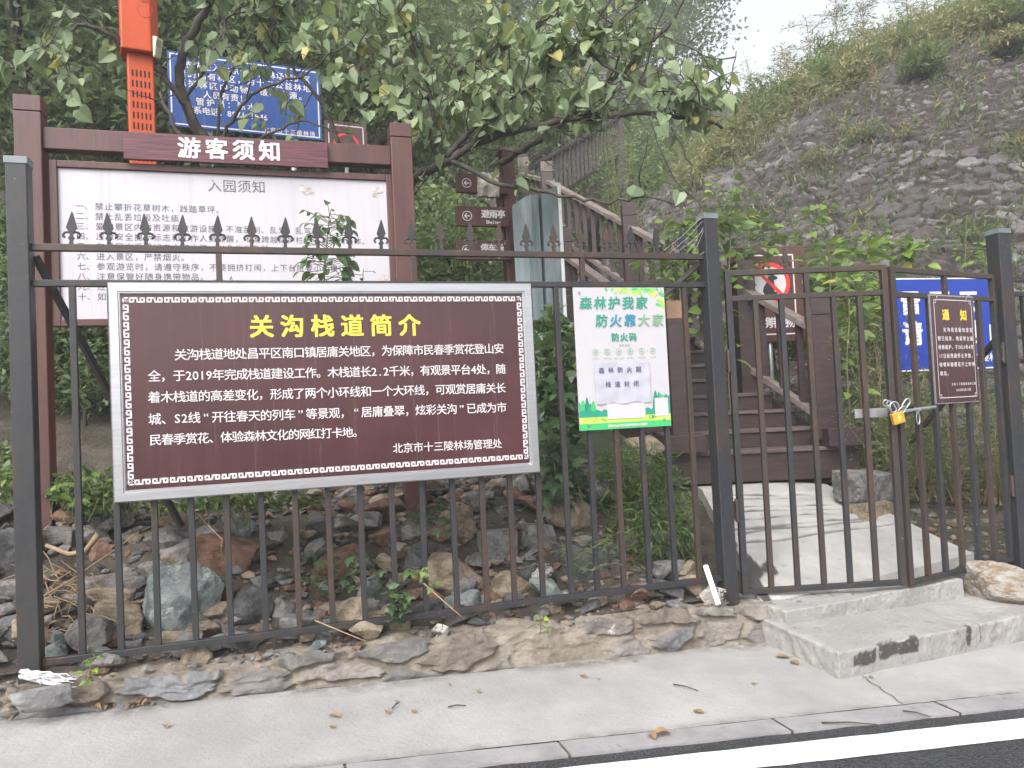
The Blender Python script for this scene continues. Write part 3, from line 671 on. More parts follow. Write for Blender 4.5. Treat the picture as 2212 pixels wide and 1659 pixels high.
def key_unit(mb, f, ln):                     # one meander: f maps (along, across) in units of its height to x/z
    P = [(.86, .53), (.86, .85), (.17, .85), (.17, .15), (1.55, .15), (1.55, .85), (2.88, .85), (2.88, .15), (2.18, .15), (2.18, .53)]
    P = [(a * ln / 3.05, b) for a, b in P]; h = .15
    for (a0, b0), (a1, b1) in zip(P[:-1], P[1:]):
        A0, A1, B0, B1 = min(a0, a1) - h, max(a0, a1) + h, min(b0, b1) - h, max(b0, b1) + h
        q = [f(A0, B0), f(A1, B0), f(A1, B1), f(A0, B1)]; mb.add([(x, YT, z) for x, z in q], [(0, 1, 2, 3)])
kx0, kz1 = S2(264, 642, YT); kx1, _ = S2(1122, 642, YT); _, kz0 = S2(277, 1049, YT); kx1 = sx1 - (kx0 - sx0); U = .0285
mb = MB(FEN)
n = 25; L = (kx1 - kx0 - 2 * U * 1.05) / n
for k in range(n):
    a = kx0 + U * 1.05 + k * L; g = (L / U) - .23
    key_unit(mb, lambda u, v, a=a: (a + u * U, kz1 - v * U), g); key_unit(mb, lambda u, v, a=a: (a + u * U, kz0 + v * U), g)
n = 10; L = (kz1 - kz0 - 2 * U * 1.05) / n
for k in range(n):
    a = kz0 + U * 1.05 + k * L; g = (L / U) - .23
    key_unit(mb, lambda u, v, a=a: (kx0 + v * U, a + u * U), g); key_unit(mb, lambda u, v, a=a: (kx1 - v * U, a + u * U), g)
for cx, cz, dx, dz in ((kx0, kz0, 1, 1), (kx1, kz0, -1, 1), (kx0, kz1, 1, -1), (kx1, kz1, -1, -1)):
    for a in (0, 1):
        tri = [(.12, 0), (.95, 0), (.95, .25), (.5, .25), (.95, .72), (.95, .83)] if a == 0 else [(0, .12), (.83, .95), (.72, .95), (.25, .5), (.25, .95), (0, .95)]
        pts = [(cx + dx * u * U, YT, cz + dz * v * U) for u, v in tri]
        mb.add(pts, [(0, 1, 2, 3), (0, 3, 4, 5)] if a == 0 else [(0, 1, 2, 3), (0, 3, 4, 5)])
part('key_border', mb, WHITEP, sign)
def line_px(mb, body, xl, yl, xr, yr, hpx, t, y, **k):
    a = fen(xl, yl, t); b = fen(xr, yr, t); dpt = (P0 @ fn + t) / (ray((xl + xr) / 2, yl) @ fn)
    write(mb, body, a[0], b[0], a[2], hpx / FPX * dpt, y, zs=b[2] - a[2], **k)
mb = MB(FEN); line_px(mb, '关沟栈道简介', 540, 706, 907, 703, 46, YT, YT, bold=.028); part('title_lettering', mb, YELLOWP, sign)
mb = MB(FEN)
for body, xl, yl, xr, yr in (('关沟栈道地处昌平区南口镇居庸关地区，为保障市民春季赏花登山安', 377, 767, 1088, 753),
        ('全，于2019年完成栈道建设工作。木栈道长2.2千米，有观景平台4处，随', 320, 813, 1092, 797),
        ('着木栈道的高差变化，形成了两个小环线和一个大环线，可观赏居庸关长', 320, 859, 1092, 838),
        ('城、S2线“开往春天的列车”等景观，“居庸叠翠，炫彩关沟”已成为市', 321, 906, 1094, 880),
        ('民春季赏花、体验森林文化的网红打卡地。', 323, 951, 785, 933)):
    line_px(mb, body, xl, yl, xr, yr, 23, YT, YT, bold=.006)
line_px(mb, '北京市十三陵林场管理处', 849, 969, 1084, 958, 20.5, YT, YT, bold=.006)
part('body_lettering', mb, WHITEP, sign)

# ------------------------------------------------------------------ forest-fire poster
TP = -.03
px0, pz1 = S2(1240, 621, TP); px1, _ = S2(1434, 622, TP); _, pz0 = S2(1250, 931, TP); px1 = (px1 + S2(1450, 925, TP)[0]) / 2; px0 = (px0 + S2(1250, 931, TP)[0]) / 2
PW, PH = px1 - px0, pz1 - pz0
poster = thing('fire_poster', 'green and white forest fire poster on the fence bars', 'poster', fw((px0 + px1) / 2, TP, pz0), FA)
def pm(n_, c): return plain(n_, c, .45, 0, .06, 3)
PG = [pm('print_teal', (.02, .25, .17)), pm('print_green', (.05, .40, .13)), pm('print_lime', (.42, .58, .10)), pm('print_light_green', (.20, .55, .10)), pm('print_blue_teal', (.02, .22, .33)), pm('print_sage', (.17, .33, .19)), pm('print_yellow_green', (.55, .62, .12)), pm('print_dark_green', (.01, .20, .12))]
def fx(u): return px0 + u * PW
def fz(v): return pz1 - v * PH
mb = MB(FEN); mb.box((px0, TP, pz0), (px1, TP + .006, pz1)); part('panel', mb, plain('poster_white', (.44, .425, .45), .35, 0, .02), poster)
y1 = TP - .0008; y2 = TP - .0016; y3 = TP - .0024
mb = MB(FEN); r2 = random.Random(3)
def poly(mb, P, y, mi): mb.add([(fx(u), y, fz(v)) for u, v in P], [tuple(range(len(P)))][:1], mi)
# meadow, hills and trees along the bottom
poly(mb, [(0, 1), (1, 1), (1, .955), (0, .955)], y2, 1)
top = [(u, .885 + .02 * math.sin(u * 5) + .012 * u) for u in np.linspace(0, 1, 16)][::-1]; poly(mb, [(0, .955), (1, .955)] + top, y1, 2)
mb2 = y1 - .0004
for k in range(11):
    u = [.0, .045, .09, .125, .155, .84, .88, .92, .955, .985, .9][k]; h = r2.uniform(.07, .15); wd = r2.uniform(.03, .045)
    P = [(u - wd, .885), (u - wd * .9, .885 - h * .4), (u - wd * .35, .885 - h * .85), (u, .885 - h), (u + wd * .35, .885 - h * .85), (u + wd * .9, .885 - h * .4), (u + wd, .885)]
    P = [(min(max(a, 0.002), .998), b) for a, b in P]; poly(mb, P, mb2 - .00002 * k, [0, 1, 7][k % 3])
for u0, u1 in ((.0, .32), (.72, 1.0)):
    P = [(u0, .91)] + [(u1, .91)] + [(u, .875 - .016 * abs(math.sin(u * 40))) for u in np.linspace(u1, u0, 24)]; poly(mb, P, mb2 - .0006, 0)
for k in range(40):
    u, v = r2.choice([r2.uniform(.02, .3), r2.uniform(.75, .83)]), r2.uniform(.91, .93); poly(mb, [(u - .004, v + .012), (u + .004, v + .012), (u + r2.uniform(-.012, .012), v)], y3 + .0001, 7)
for k in range(62):                           # printed leaf spray in the top right corner
    a = r2.random(); u = .32 + .68 * a ** .6; v = r2.uniform(0.0, .012 + .05 * a + (.17 if u > .9 else .03) * r2.random()); s_ = r2.uniform(.022, .042); th_ = r2.uniform(0, 6.28)
    q = [(1, 0), (.3, .42), (-.6, .38), (-1, 0), (-.6, -.38), (.3, -.42)]
    P = [(min(max(u + s_ * (x * math.cos(th_) - z * math.sin(th_)), .003), .997), max(.003, v + .68 * s_ * (x * math.sin(th_) + z * math.cos(th_)))) for x, z in q]
    poly(mb, P, y1 - .00003 * k, r2.choice([2, 3, 3, 6, 1]))
part('printed_scenery', mb, PG, poster)
mb = MB(FEN); HS = PH * .088
cols = [0, 0, 0, 0, 0]
write(mb, '森林护我家', fx(.065), fx(.80), fz(.112), HS, y3 - .002, .02, 0, .12)
for i, ch in enumerate('防火靠大家'):
    u = .225 + .155 * i; write(mb, ch, fx(u), fx(u + .13), fz(.238), HS, y3 - .002, .02, [0, 4, 4, 5, 5][i], .12)
write(mb, '防火码', fx(.385), fx(.66), fz(.355), PH * .058, y3 - .002, .03, 0)
write(mb, '使用指南', fx(.465), fx(.585), fz(.412), PH * .018, y3 - .002, 0, 5)
for i in range(6):
    u = .205 + .126 * i; mb.disc(fx(u), fz(.457), PH * .0225, y3 - .0012, y3 - .001, 20, 5, PH * .0195)
    rect(mb, fx(u) - .006, fz(.457) - .006, fx(u) + .006, fz(.457) + .006, y3 - .001, 5)
    if i < 5: rect(mb, fx(u + .055), fz(.458), fx(u + .070), fz(.456), y3 - .001, 5)
for i, tx in enumerate(('打开微信', '扫描二维码', '填写个人信息', '提交登记', '获得防火码', '进入林区')):
    u = .205 + .126 * i; k = len(tx) * .0088; write(mb, tx, fx(u - k), fx(u + k), fz(.503), PH * .011, y3 - .001, 0, 5)
part('lettering', mb, PG, poster)
mb = MB(FEN); write(mb, '国家林业和草原局森林草原防火司监制', fx(.30), fx(.73), fz(.978), PH * .02, y3 - .001, .01); part('footer_lettering', mb, WHITEP, poster)
mb = MB(FEN); rect(mb, fx(.30), fz(.93), fx(.71), fz(.80), y3 - .0016); rect(mb, fx(.825), fz(.925), fx(.975), fz(.795), y3 - .0016); part('white_field', mb, plain('poster_field_white', (.47, .455, .48), .4, 0, .02), poster)
for u, v in ((.06, .035), (.945, .04), (.09, .965), (.92, .95)):
    mb = MB(FEN); mb.disc(fx(u), fz(v), .007, y3 - .006, y3, 10); part('screw', mb, STEEL, poster)
# taped paper notice
mb = MB(FEN); nu, nv = 14, 10; G = np.zeros((nu, nv, 3))
for i in range(nu):
    for j in range(nv):
        u = .185 + .595 * i / (nu - 1) ; v = .535 + .285 * j / (nv - 1) + .006 * math.sin(i * 1.2); G[i, j] = (fx(u), TP - .0065 - .0022 * (math.sin(j * 1.7 + i * .7) + math.sin(i * 2.1)) - .001, fz(v))
mb.grid(G)
pn = solo('paper_notice', mb, plain('thin_white_paper', (.39, .39, .45), .6, 0, .06, 6), 'crumpled white paper notice taped across the lower half of the green poster', 'notice', rz=FA, smooth=True)
mb = MB(FEN); write(mb, '森林防火期', fx(.225), fx(.685), fz(.587), PH * .04, TP - .0125, .01); write(mb, '栈道封闭', fx(.29), fx(.65), fz(.687), PH * .04, TP - .0125, .01)
part('lettering', mb, plain('ink', (.06, .05, .13), .6, 0, .1), pn)

# ------------------------------------------------------------------ small maroon notice on the right gate leaf
def onM(x, y, M, off):                        # photo pixel -> local x,z on a leaf plane
    o = np.array(M.translation); n = np.array(M.to_3x3() @ Vector((0, 1, 0))); o = o + n * off; v = ray(x, y); e = np.array([0, 0, EYE]); k = ((o - e) @ n) / (v @ n)
    q = M.inverted() @ Vector(e + v * k); return q.x, q.z
TN = -.035
c0 = onM(2008, 634, MGR, TN); c1 = onM(2103, 642, MGR, TN); c2 = onM(2024, 873, MGR, TN); c3 = onM(2118, 868, MGR, TN)
nx0, nx1 = (c0[0] + c2[0]) / 2, (c1[0] + c3[0]) / 2; nz1, nz0 = (c0[1] + c1[1]) / 2, (c2[1] + c3[1]) / 2
MT = MGR @ Matrix.Translation((0, TN, 0)); NW, NH = nx1 - nx0, nz1 - nz0
note = thing('closure_notice', 'narrow maroon notice with a yellow heading wired to the right gate leaf', 'notice', MT @ Vector(((nx0 + nx1) / 2, 0, nz0)), math.atan2(MGR[1][0], MGR[0][0]))
mb = MB(MT); mb.box((nx0, .004, nz0), (nx1, .016, nz1)); part('panel', mb, ALU, note, bevel=.001)
mb = MB(MT); mb.box((nx0 + .008, .001, nz0 + .008), (nx1 - .008, .0035, nz1 - .008)); part('face', mb, MAROON, note)
def nx(u): return nx0 + u * NW
def nz_(v): return nz1 - v * NH
mb = MB(MT)
a, b, c, d = nx(.075), nx(.925), nz_(.945), nz_(.045); q = .022; y = -.0005
stroke(mb, [(a, c + q), (a, d - q)], .005, y); stroke(mb, [(b, c + q), (b, d - q)], .005, y); stroke(mb, [(a + q, c), (b - q, c)], .005, y); stroke(mb, [(a + q, d), (b - q, d)], .005, y)
for X, Zc, dx, dz in ((a, c, 1, 1), (b, c, -1, 1), (a, d, 1, -1), (b, d, -1, -1)):
    stroke(mb, [(X, Zc + dz * q), (X + dx * q, Zc + dz * q), (X + dx * q, Zc), (X, Zc), (X, Zc + dz * q)], .004, y - .0002)
for i, (tx, u0, u1) in enumerate((('关沟栈道最佳游览', .25, .91), ('期已结束，栈道将全面', .115, .91), ('检修维护，于2023年4月', .115, .91), ('17日起栈道停止开放，', .115, .93), ('待明年春暖花开之时再', .115, .92), ('相见。', .115, .34))):
    write(mb, tx, nx(u0), nx(u1), nz_(.322 + .0803 * i), NH * .041, y, .02)
write(mb, '北京十三陵国家森林公园', nx(.36), nx(.915), nz_(.825), NH * .025, y, .012); write(mb, '2023年4月17日', nx(.45), nx(.80), nz_(.88), NH * .028, y, .012)
part('body_lettering', mb, WHITEP, note)
mb = MB(MT); write(mb, '通知', nx(.25), nx(.80), nz_(.185), NH * .098, y, .04, wid=1.0); part('title_lettering', mb, YELLOWP, note)
for u, v, dz in ((.13, .008, .03), (.8, .008, .03), (.1, .99, -.02), (.86, .99, -.02)):
    mb = MB(MT); mb.tube([(nx(u), -.004, nz_(v) - dz * .6), (nx(u) + .006, -.008, nz_(v)), (nx(u) + .002, .03, nz_(v) + dz * .5)], .0018, 5); part('wire_tie', mb, STEEL, note)
# ------------------------------------------------------------------ visitor notice board behind the fence
TB = 1.15
bx0, bz1 = fen(108, 348, TB)[[0, 2]]; bx1 = fen(846, 386, TB)[0]; bz0 = fen(120, 706, TB)[2]
board = thing('notice_board', 'large brown timber notice board with white panel behind the fence', 'notice board', fw((bx0 + bx1) / 2, TB, -.75), FA)
PWD = .155
pl0 = fen(78, 700, TB)[0]; pr0 = fen(874, 560, TB)[0]
for s, ytop, xx in ((pl0, 215, 75), (pr0, 274, 872)):
    zt_ = fen(xx, ytop, TB)[2]; z0 = float(zt(s, TB)) - .1
    mb = MB(FEN); mb.box((s - PWD / 2, TB - PWD / 2, z0), (s + PWD / 2, TB + PWD / 2, zt_ - .105)); po = part('post', mb, BROWNW, board, bevel=.006)
    mb = MB(FEN); mb.box((s - PWD / 2, TB - PWD / 2, zt_ - .100), (s + PWD / 2, TB + PWD / 2, zt_)); mb.box((s - PWD / 2 + .012, TB - PWD / 2 + .012, zt_ - .106), (s + PWD / 2 - .012, TB + PWD / 2 - .012, zt_ - .099)); part('post_cap', mb, BROWNW, po, bevel=.005)
zb1 = fen(400, 296, TB)[2]; zb0 = fen(400, 340, TB)[2]
mb = MB(FEN); mb.box((pl0 + PWD / 2, TB - .05, zb0), (pr0 - PWD / 2, TB + .05, zb1)); part('top_beam', mb, BROWNW, board, bevel=.005)
fr = .045
mb = MB(FEN)
for a, b in (((bx0, bz0), (bx0 + fr, bz1)), ((bx1 - fr, bz0), (bx1, bz1)), ((bx0 + fr + .001, bz1 - fr), (bx1 - fr - .001, bz1)), ((bx0 + fr + .001, bz0), (bx1 - fr - .001, bz0 + fr))): mb.box((a[0], TB - .035, a[1]), (b[0], TB + .035, b[1]))
part('frame', mb, BROWNW, board, bevel=.004)
mb = MB(FEN); mb.box((bx0 + fr - .004, TB - .015, bz0 + fr - .004), (bx1 - fr + .004, TB + .02, bz1 - fr + .004)); part('white_panel', mb, WHITEBOARD, board)
hx0, hz1 = fen(267, 284, TB - .06)[[0, 2]]; hx1, hz1b = fen(707, 317, TB - .06)[[0, 2]]; hz0 = fen(267, 340, TB - .06)[2]; hz1 = (hz1 + hz1b) / 2; hz0 = (hz0 + fen(707, 370, TB - .06)[2]) / 2
mb = MB(FEN); mb.box((hx0, TB - .085, hz0), (hx1, TB - .055, hz1)); hb = part('header_board', mb, HEADW, board, bevel=.003)
mb = MB(FEN); line_px(mb, '游客须知', 385, 319, 605, 328, 43, TB - .086, TB - .087, bold=.03, shear=0); part('header_lettering', mb, WHITEP, hb)
mb = MB(FEN); yb = TB - .0165
line_px(mb, '入园须知', 449, 401, 573, 405, 27, yb, yb)
items = ['禁止攀折花草树木，践踏草坪。', '禁止乱丢垃圾及吐痰。', '爱护景区内的资源和旅游设施，不准乱刻、乱划、乱写乱涂。', '注意安全提示标志和工作人员提醒，不准跨越防护栏，不准攀爬山体。', '在景区内看管好老人和小孩，以免发生危险。', '进入景区，严禁烟火。', '参观游览时，请遵守秩序，不要拥挤打闹，上下台阶要小心慢行。', '注意保管好随身携带物品。', '注', '如']
zA = fen(205, 446, yb)[2]; zJ = fen(218, 641, yb)[2]; xt = fen(205, 446, yb)[0]; xn = fen(163, 446, yb)[0]; PIT = (fen(468, 452, yb)[0] - xt) / 13.0
for i, tx in enumerate(items):
    z = zA + (zJ - zA) * i / 9; h = PIT * .86; write(mb, tx, xt, xt + PIT * (len(tx) - 1) + h * .92, z, h, yb)
    write(mb, '一二三四五六七八九十'[i] + '、', xn, xn + PIT + h * .92, z, h, yb)
part('lettering', mb, GREYTXT, board)
for (x, y, s_) in ((660, 412, .055), (810, 410, .06), (828, 600, .05), (838, 525, .03)):   # scraps of torn paper left on the panel
    a = fen(x, y, yb); r2 = random.Random(x); mb = MB(FEN)
    for k in range(4):
        th = r2.uniform(0, 6.28); c = (a[0] + s_ * .7 * math.cos(th) * r2.random(), a[2] + s_ * .6 * math.sin(th) * r2.random())
        P = [(c[0] + s_ * r2.uniform(.2, .75) * math.cos(q), yb - .001 - .0004 * k, c[1] + s_ * r2.uniform(.2, .6) * math.sin(q)) for q in np.linspace(0, 5.4, 6)]; mb.add(P, [tuple(range(6))])
    part('torn_paper_scrap', mb, plain('old_tape_paper', (.46, .40, .38), .7, 0, .4, 30), board)

# ------------------------------------------------------------------ orange loudspeaker column
dO = 6.1
c = W(306, 250, dO); RO = R_(28)
col = thing('alarm_column', 'tall orange forest fire alarm column behind the notice board', 'alarm column', (c[0], c[1], ztw(c)), RO)
ztop = W(300, -60, dO)[2]; zmid = W(300, 125, dO)[2]; zlow = ztw(c) - .1
MO = Matrix.Translation((c[0], c[1], 0)) @ Matrix.Rotation(RO, 4, 'Z')
wl = 62 / FPX * dO / 2 / 1.18; wu = 92 / FPX * dO / 2 / 1.22
mb = MB(MO); mb.box((-wl, -wl * .75, zlow), (wl, wl * .75, zmid + .02)); lo = part('lower_pole', mb, ORANGE, col, bevel=.012)
mb = MB(MO)
pts = [(-wu, -wu), (wu * .55, -wu), (wu, -wu * .5), (wu, wu), (-wu, wu)]
V = [(x, y, zmid) for x, y in pts] + [(x, y, ztop) for x, y in pts]
mb.add(V, [(4, 3, 2, 1, 0), (5, 6, 7, 8, 9)] + [(i, (i + 1) % 5, (i + 1) % 5 + 5, i + 5) for i in range(5)]); up_ = part('upper_housing', mb, ORANGE, col, bevel=.012)
mb = MB(MO)
for r in range(24):
    for k in range(5):
        x = -wl * .62 + k * wl * .31; z = zmid - .16 - r * .085; mb.box((x - .006, -wl * .75 - .002, z - .026), (x + .006, -wl * .75 + .01, z + .026))
part('speaker_slots', mb, DARKHOLE, lo)
mb = MB(MO); zc = W(338, 110, dO)[2]
mb.add([(wu * .62, -wu * .98, zc - .09), (wu * .98, -wu * .62, zc - .09), (wu * 1.08, -wu * .72, zc - .08), (wu * .72, -wu * 1.08, zc - .08), (wu * .62, -wu * .98, zc + .09), (wu * .98, -wu * .62, zc + .09), (wu * 1.25, -wu * .85, zc + .07), (wu * .85, -wu * 1.25, zc + .07)], HEXA)
sn = part('motion_sensor', mb, CREAM, col, bevel=.008)
mb = MB(MO); mb.add([(wu * .79, -wu * 1.27, zc + .0), (wu * 1.06, -wu * .99, zc + .0), (wu * 1.10, -wu * 1.03, zc + .045), (wu * .83, -wu * 1.31, zc + .045)], [(0, 1, 2, 3)]); part('sensor_window', mb, plain('sensor_lens', (.35, .34, .28), .2), sn)
mb = MB(MO); zs_ = W(320, 25, dO)[2]; xq, yq = wu * .78, -wu * .76
for rr in (.02, .033, .046):
    mb.tube([(wu * .28 + rr * math.cos(a), -wu - .001, zs_ + rr * math.sin(a)) for a in np.linspace(.6, 2.4, 8)], .003, 5)
mb.tube([(wu * .28 + .055 * math.cos(a), -wu - .001, zs_ - .03 + .075 * math.sin(a)) for a in np.linspace(2.9, 6.6, 12)], .0025, 5)
part('broadcast_mark', mb, plain('orange_dark_print', (.45, .06, .02), .5), up_)
dF = 12.5; c2 = W(678, 120, dF); col2 = thing('alarm_column', 'distant slim orange alarm column half hidden by branches beyond the blue sign', 'alarm column', (c2[0], c2[1], ztw(c2)), RO)
M2 = Matrix.Translation((c2[0], c2[1], 0)) @ Matrix.Rotation(RO, 4, 'Z')
mb = MB(M2); mb.box((-.06, -.05, ztw(c2) - .1), (.06, .05, W(678, 110, dF)[2])); part('lower_pole', mb, ORANGE, col2, bevel=.01)
mb = MB(M2); mb.box((-.085, -.085, W(678, 110, dF)[2]), (.085, .085, W(678, 45, dF)[2])); part('upper_housing', mb, ORANGE, col2, bevel=.01)

# ------------------------------------------------------------------ blue sign behind the tree
def flatsign(name, label, cat, d, tl, tr, bl, ry, postx=(), thick=.02):
    """board seen at tl/tr/bl (photo px), centre at distance d, turned ry; returns root, matrix, w, h (origin bottom-left)"""
    cx_, cy_ = (tl[0] + tr[0]) / 2, (tl[1] + bl[1]) / 2; c = W(cx_, (tr[1] + tl[1]) / 2 / 2 + bl[1] / 2, d)
    n = np.array([-math.sin(ry), math.cos(ry), 0]); e = np.array([0, 0, EYE]); M0 = Matrix.Translation(Vector(c)) @ Matrix.Rotation(ry, 4, 'Z'); Mi = M0.inverted()
    def loc(p): v = ray(*p); k = ((c - e) @ n) / (v @ n); q = Mi @ Vector(e + v * k); return q.x, q.z
    a, b, g = loc(tl), loc(tr), loc(bl); x0 = (a[0] + g[0]) / 2; x1 = b[0]; z1 = (a[1] + b[1]) / 2; z0 = z1 - (a[1] - g[1])
    M = M0 @ Matrix.Translation((x0, 0, z0)); wd, ht = x1 - x0, z1 - z0
    base = M @ Vector((wd / 2, 0, 0)); zg = min(ztw(np.array(base)), base.z - .05)
    root = thing(name, label, cat, (base.x, base.y, zg), ry)
    for u in postx:
        q = M @ Vector((u * wd, 0, 0)); mb = MB(M); mb.tube([(u * wd, thick + .03, -(q.z - ztw(np.array(q))) - .15), (u * wd, thick + .03, ht * .6)], .028, 10); part('post', mb, STEEL, root, smooth=True)
    return root, M, wd, ht
bs, MBS, bw, bh = flatsign('blue_sign', 'big blue warning sign behind the tree branches and orange column', 'sign', 7.6, (356, 110), (690, 150), (370, 274), R_(24), (.25, .8))
mb = MB(MBS); mb.box((0, 0, 0), (bw, .02, bh)); part('panel', mb, BLUE, bs)
mb = MB(MBS); q = .02
for a, b in (((q, q), (bw - q, q + .012)), ((q, bh - q - .012), (bw - q, bh - q)), ((q, q + .012), (q + .012, bh - q - .012)), ((bw - q - .012, q + .012), (bw - q, bh - q - .012))): rect(mb, a[0], a[1], b[0], b[1], -.001)
part('border', mb, WHITEP, bs)
mb = MB(MBS)
for i, (tx, u0, u1) in enumerate((('依法进入北京十三陵林场管护区', .10, .93), ('禁的国有林区，为十二公益林地', .06, .93), ('抓捕林区内动物，破坏资源。', .06, .9), ('　　人员有责！', .10, .5))): write(mb, tx, bw * u0, bw * u1, bh * (.84 - .125 * i), bh * .10, -.002, .012)
write(mb, '管护员：陈水', bw * .17, bw * .55, bh * .36, bh * .10, -.002, .012); write(mb, '联系电话：8971 1846', bw * .10, bw * .62, bh * .24, bh * .10, -.002, .012); write(mb, '北京市十三陵林场', bw * .6, bw * .95, bh * .075, bh * .07, -.002, .012)
part('lettering', mb, WHITEP, bs)
rs, MRS, rw, rh = flatsign('warning_sign', 'small brown warning sign with a red ring beside the blue sign', 'sign', 9.5, (700, 252), (792, 275), (703, 345), R_(24), (.5,))
mb = MB(MRS); mb.box((0, 0, 0), (rw, .02, rh)); part('panel', mb, BROWNW, rs)
mb = MB(MRS); stroke(mb, [(.05, .05), (rw - .05, .05), (rw - .05, rh - .05), (.05, rh - .05), (.05, .05)], .012, -.002); part('border', mb, WHITEP, rs)
mb = MB(MRS); mb.disc(rw / 2, rh * .45, rh * .3, -.003, -.001, 24, 0, rh * .24); part('red_ring', mb, REDP, rs)

# ------------------------------------------------------------------ direction signpost
TD = 2.35
ds_ = thing('direction_signpost', 'brown direction signpost with arrow boards between the notice board and metal sheet', 'signpost', fw(fen(1100, 600, TD)[0], TD, float(zt(3.2, TD))), FA)
sp = fen(1098, 450, TD)[0]
mb = MB(FEN); mb.box((sp - .055, TD - .07, float(zt(sp, TD)) - .3), (sp + .06, TD + .07, fen(1098, 332, TD)[2])); part('post', mb, BROWNW, ds_, bevel=.006)
mb = MB(FEN); mb.box((sp - .085, TD - .075, fen(1098, 333, TD)[2]), (sp + .085, TD + .09, fen(1098, 323, TD)[2])); part('post_cap', mb, RAILTOP, ds_, bevel=.006)
mb = MB(FEN); mb.box((sp - .10, TD - .05, fen(1080, 520, TD)[2]), (sp - .06, TD + .05, fen(1080, 375, TD)[2])); part('side_batten', mb, BROWNW, ds_, bevel=.004)
for i, (yt, yb_, zh, en) in enumerate(((376, 417, '', ''), (446, 489, '避雨亭', 'Shelter'), (520, 562, '停车场', 'Parking'))):
    z1, z0 = fen(985, yt, TD - .09)[2], fen(985, yb_, TD - .09)[2]; x0 = fen(983, yt, TD - .09)[0]; x1 = sp - .03
    mb = MB(FEN); mb.box((x0, TD - .12, z0), (x1, TD - .08, z1)); b = part('arrow_board', mb, BROWNW, ds_, bevel=.005)
    h = z1 - z0; cx_, cz_ = x0 + h * .55, (z0 + z1) / 2; yy = TD - .1215; mb = MB(FEN)
    mb.disc(cx_, cz_, h * .25, yy - .001, yy, 24, 0, h * .215); stroke(mb, [(cx_ + h * .13, cz_), (cx_ - h * .12, cz_)], h * .055, yy); stroke(mb, [(cx_ - h * .0, cz_ + h * .12), (cx_ - h * .13, cz_)], h * .055, yy - .0003); stroke(mb, [(cx_ - h * .13, cz_), (cx_, cz_ - h * .12)], h * .055, yy - .0006)
    if zh:
        write(mb, zh, x0 + h * 1.3, x0 + h * 2.52, cz_ + h * .12, h * .4, yy, .03); write(mb, en, x0 + h * 1.5, x0 + h * 2.3, cz_ - h * .28, h * .24, yy, .02)
    part('lettering', mb, WHITEP, b)
# paper torn and wrapped round the top arrow board
z1, z0 = fen(1030, 373, TD - .12)[2], fen(1030, 424, TD - .12)[2]; x0, x1 = fen(1031, 400, TD - .12)[0], fen(1076, 400, TD - .12)[0]
G = np.zeros((26, 18, 3))
for i in range(26):
    for j in range(18):
        u, v = i / 25, j / 17; nn = mnoise.noise((u * 5, v * 4, 1.3)); G[i, j] = (x0 + (x1 - x0) * u + .012 * mnoise.noise((v * 6, 3, u)), TD - .135 - .03 * abs(math.sin(v * math.pi)) - .02 * nn, z0 + (z1 - z0) * v + .015 * mnoise.noise((u * 6, 9, v)))
mb = MB(FEN); mb.grid(G)
E2 = G.copy(); E2[:, :, 1] = TD - .07; mb.grid(E2, flip=True)
for e_, fl in ((0, True), (25, False)): mb.grid(np.stack([G[e_], E2[e_]], 1), flip=fl)
for e_, fl in ((0, False), (17, True)): mb.grid(np.stack([G[:, e_], E2[:, e_]], 1), flip=fl)
solo('torn_paper', mb, plain('weathered_paper', (.50, .45, .41), .8, 0, .45, 14, .6), 'torn weathered paper wrapped around the top arrow board of the signpost', 'paper', rz=FA, smooth=True)

# ------------------------------------------------------------------ galvanised sheet panel
m, nt, p, _ = newmat('streaked_galvanised_sheet'); co = coords(nt, 'Object', (1, 1, .12))
c = mix(nt, noise(nt, co, 12, 7, .65, .3, .7), (.085, .115, .125), (.21, .25, .265)); c = mix(nt, mul(nt, noise(nt, coords(nt, 'Object', (1, 1, .3)), 9, 8, .7, .62, .70), .8), c, (.14, .07, .04))
nt.links.new(c, p.inputs['Base Color']); p.inputs['Roughness'].default_value = .42; p.inputs['Metallic'].default_value = .35; GALV = m
TG = 1.95
gs = thing('galvanised_sheet', 'rust streaked folded galvanised metal sheet standing beside the brown signpost', 'metal sheet', fw(fen(1160, 600, TG)[0], TG, float(zt(3.5, TG))), FA)
X = [fen(x, 500, TG)[0] for x in (1114, 1140, 1148, 1164, 1168, 1172, 1206)]; Yo = [.06, .0, -.035, -.03, .03, -.02, -.03]
ZT = [fen(x, y, TG)[2] for x, y in ((1114, 440), (1140, 424), (1140, 423), (1164, 422), (1168, 424), (1172, 416), (1206, 404))]; zb = float(zt(3.5, TG)) - .1
zend = fen(1216, 692, TG)[2]
G = np.zeros((7, 2, 3)); 
for i in range(7): G[i, 0] = (X[i], TG + Yo[i], zend); G[i, 1] = (X[i], TG + Yo[i], ZT[i])
mb = MB(FEN); mb.grid(G); B = G.copy(); B[..., 1] += .008; mb.grid(B, flip=True); part('sheet', mb, GALV, gs)
mb = MB(FEN); mb.box((X[-1], TG - .035, zend - .02), (X[-1] + .03, TG - .005, ZT[-1] + .03)); part('white_edge_trim', mb, plain('white_trim', (.62, .62, .63), .5), gs, bevel=.002)
mb = MB(FEN); mb.box((X[2], TG + .01, zb), (X[2] + .06, TG + .07, ZT[2] - .1)); part('back_post', mb, STEEL, gs)

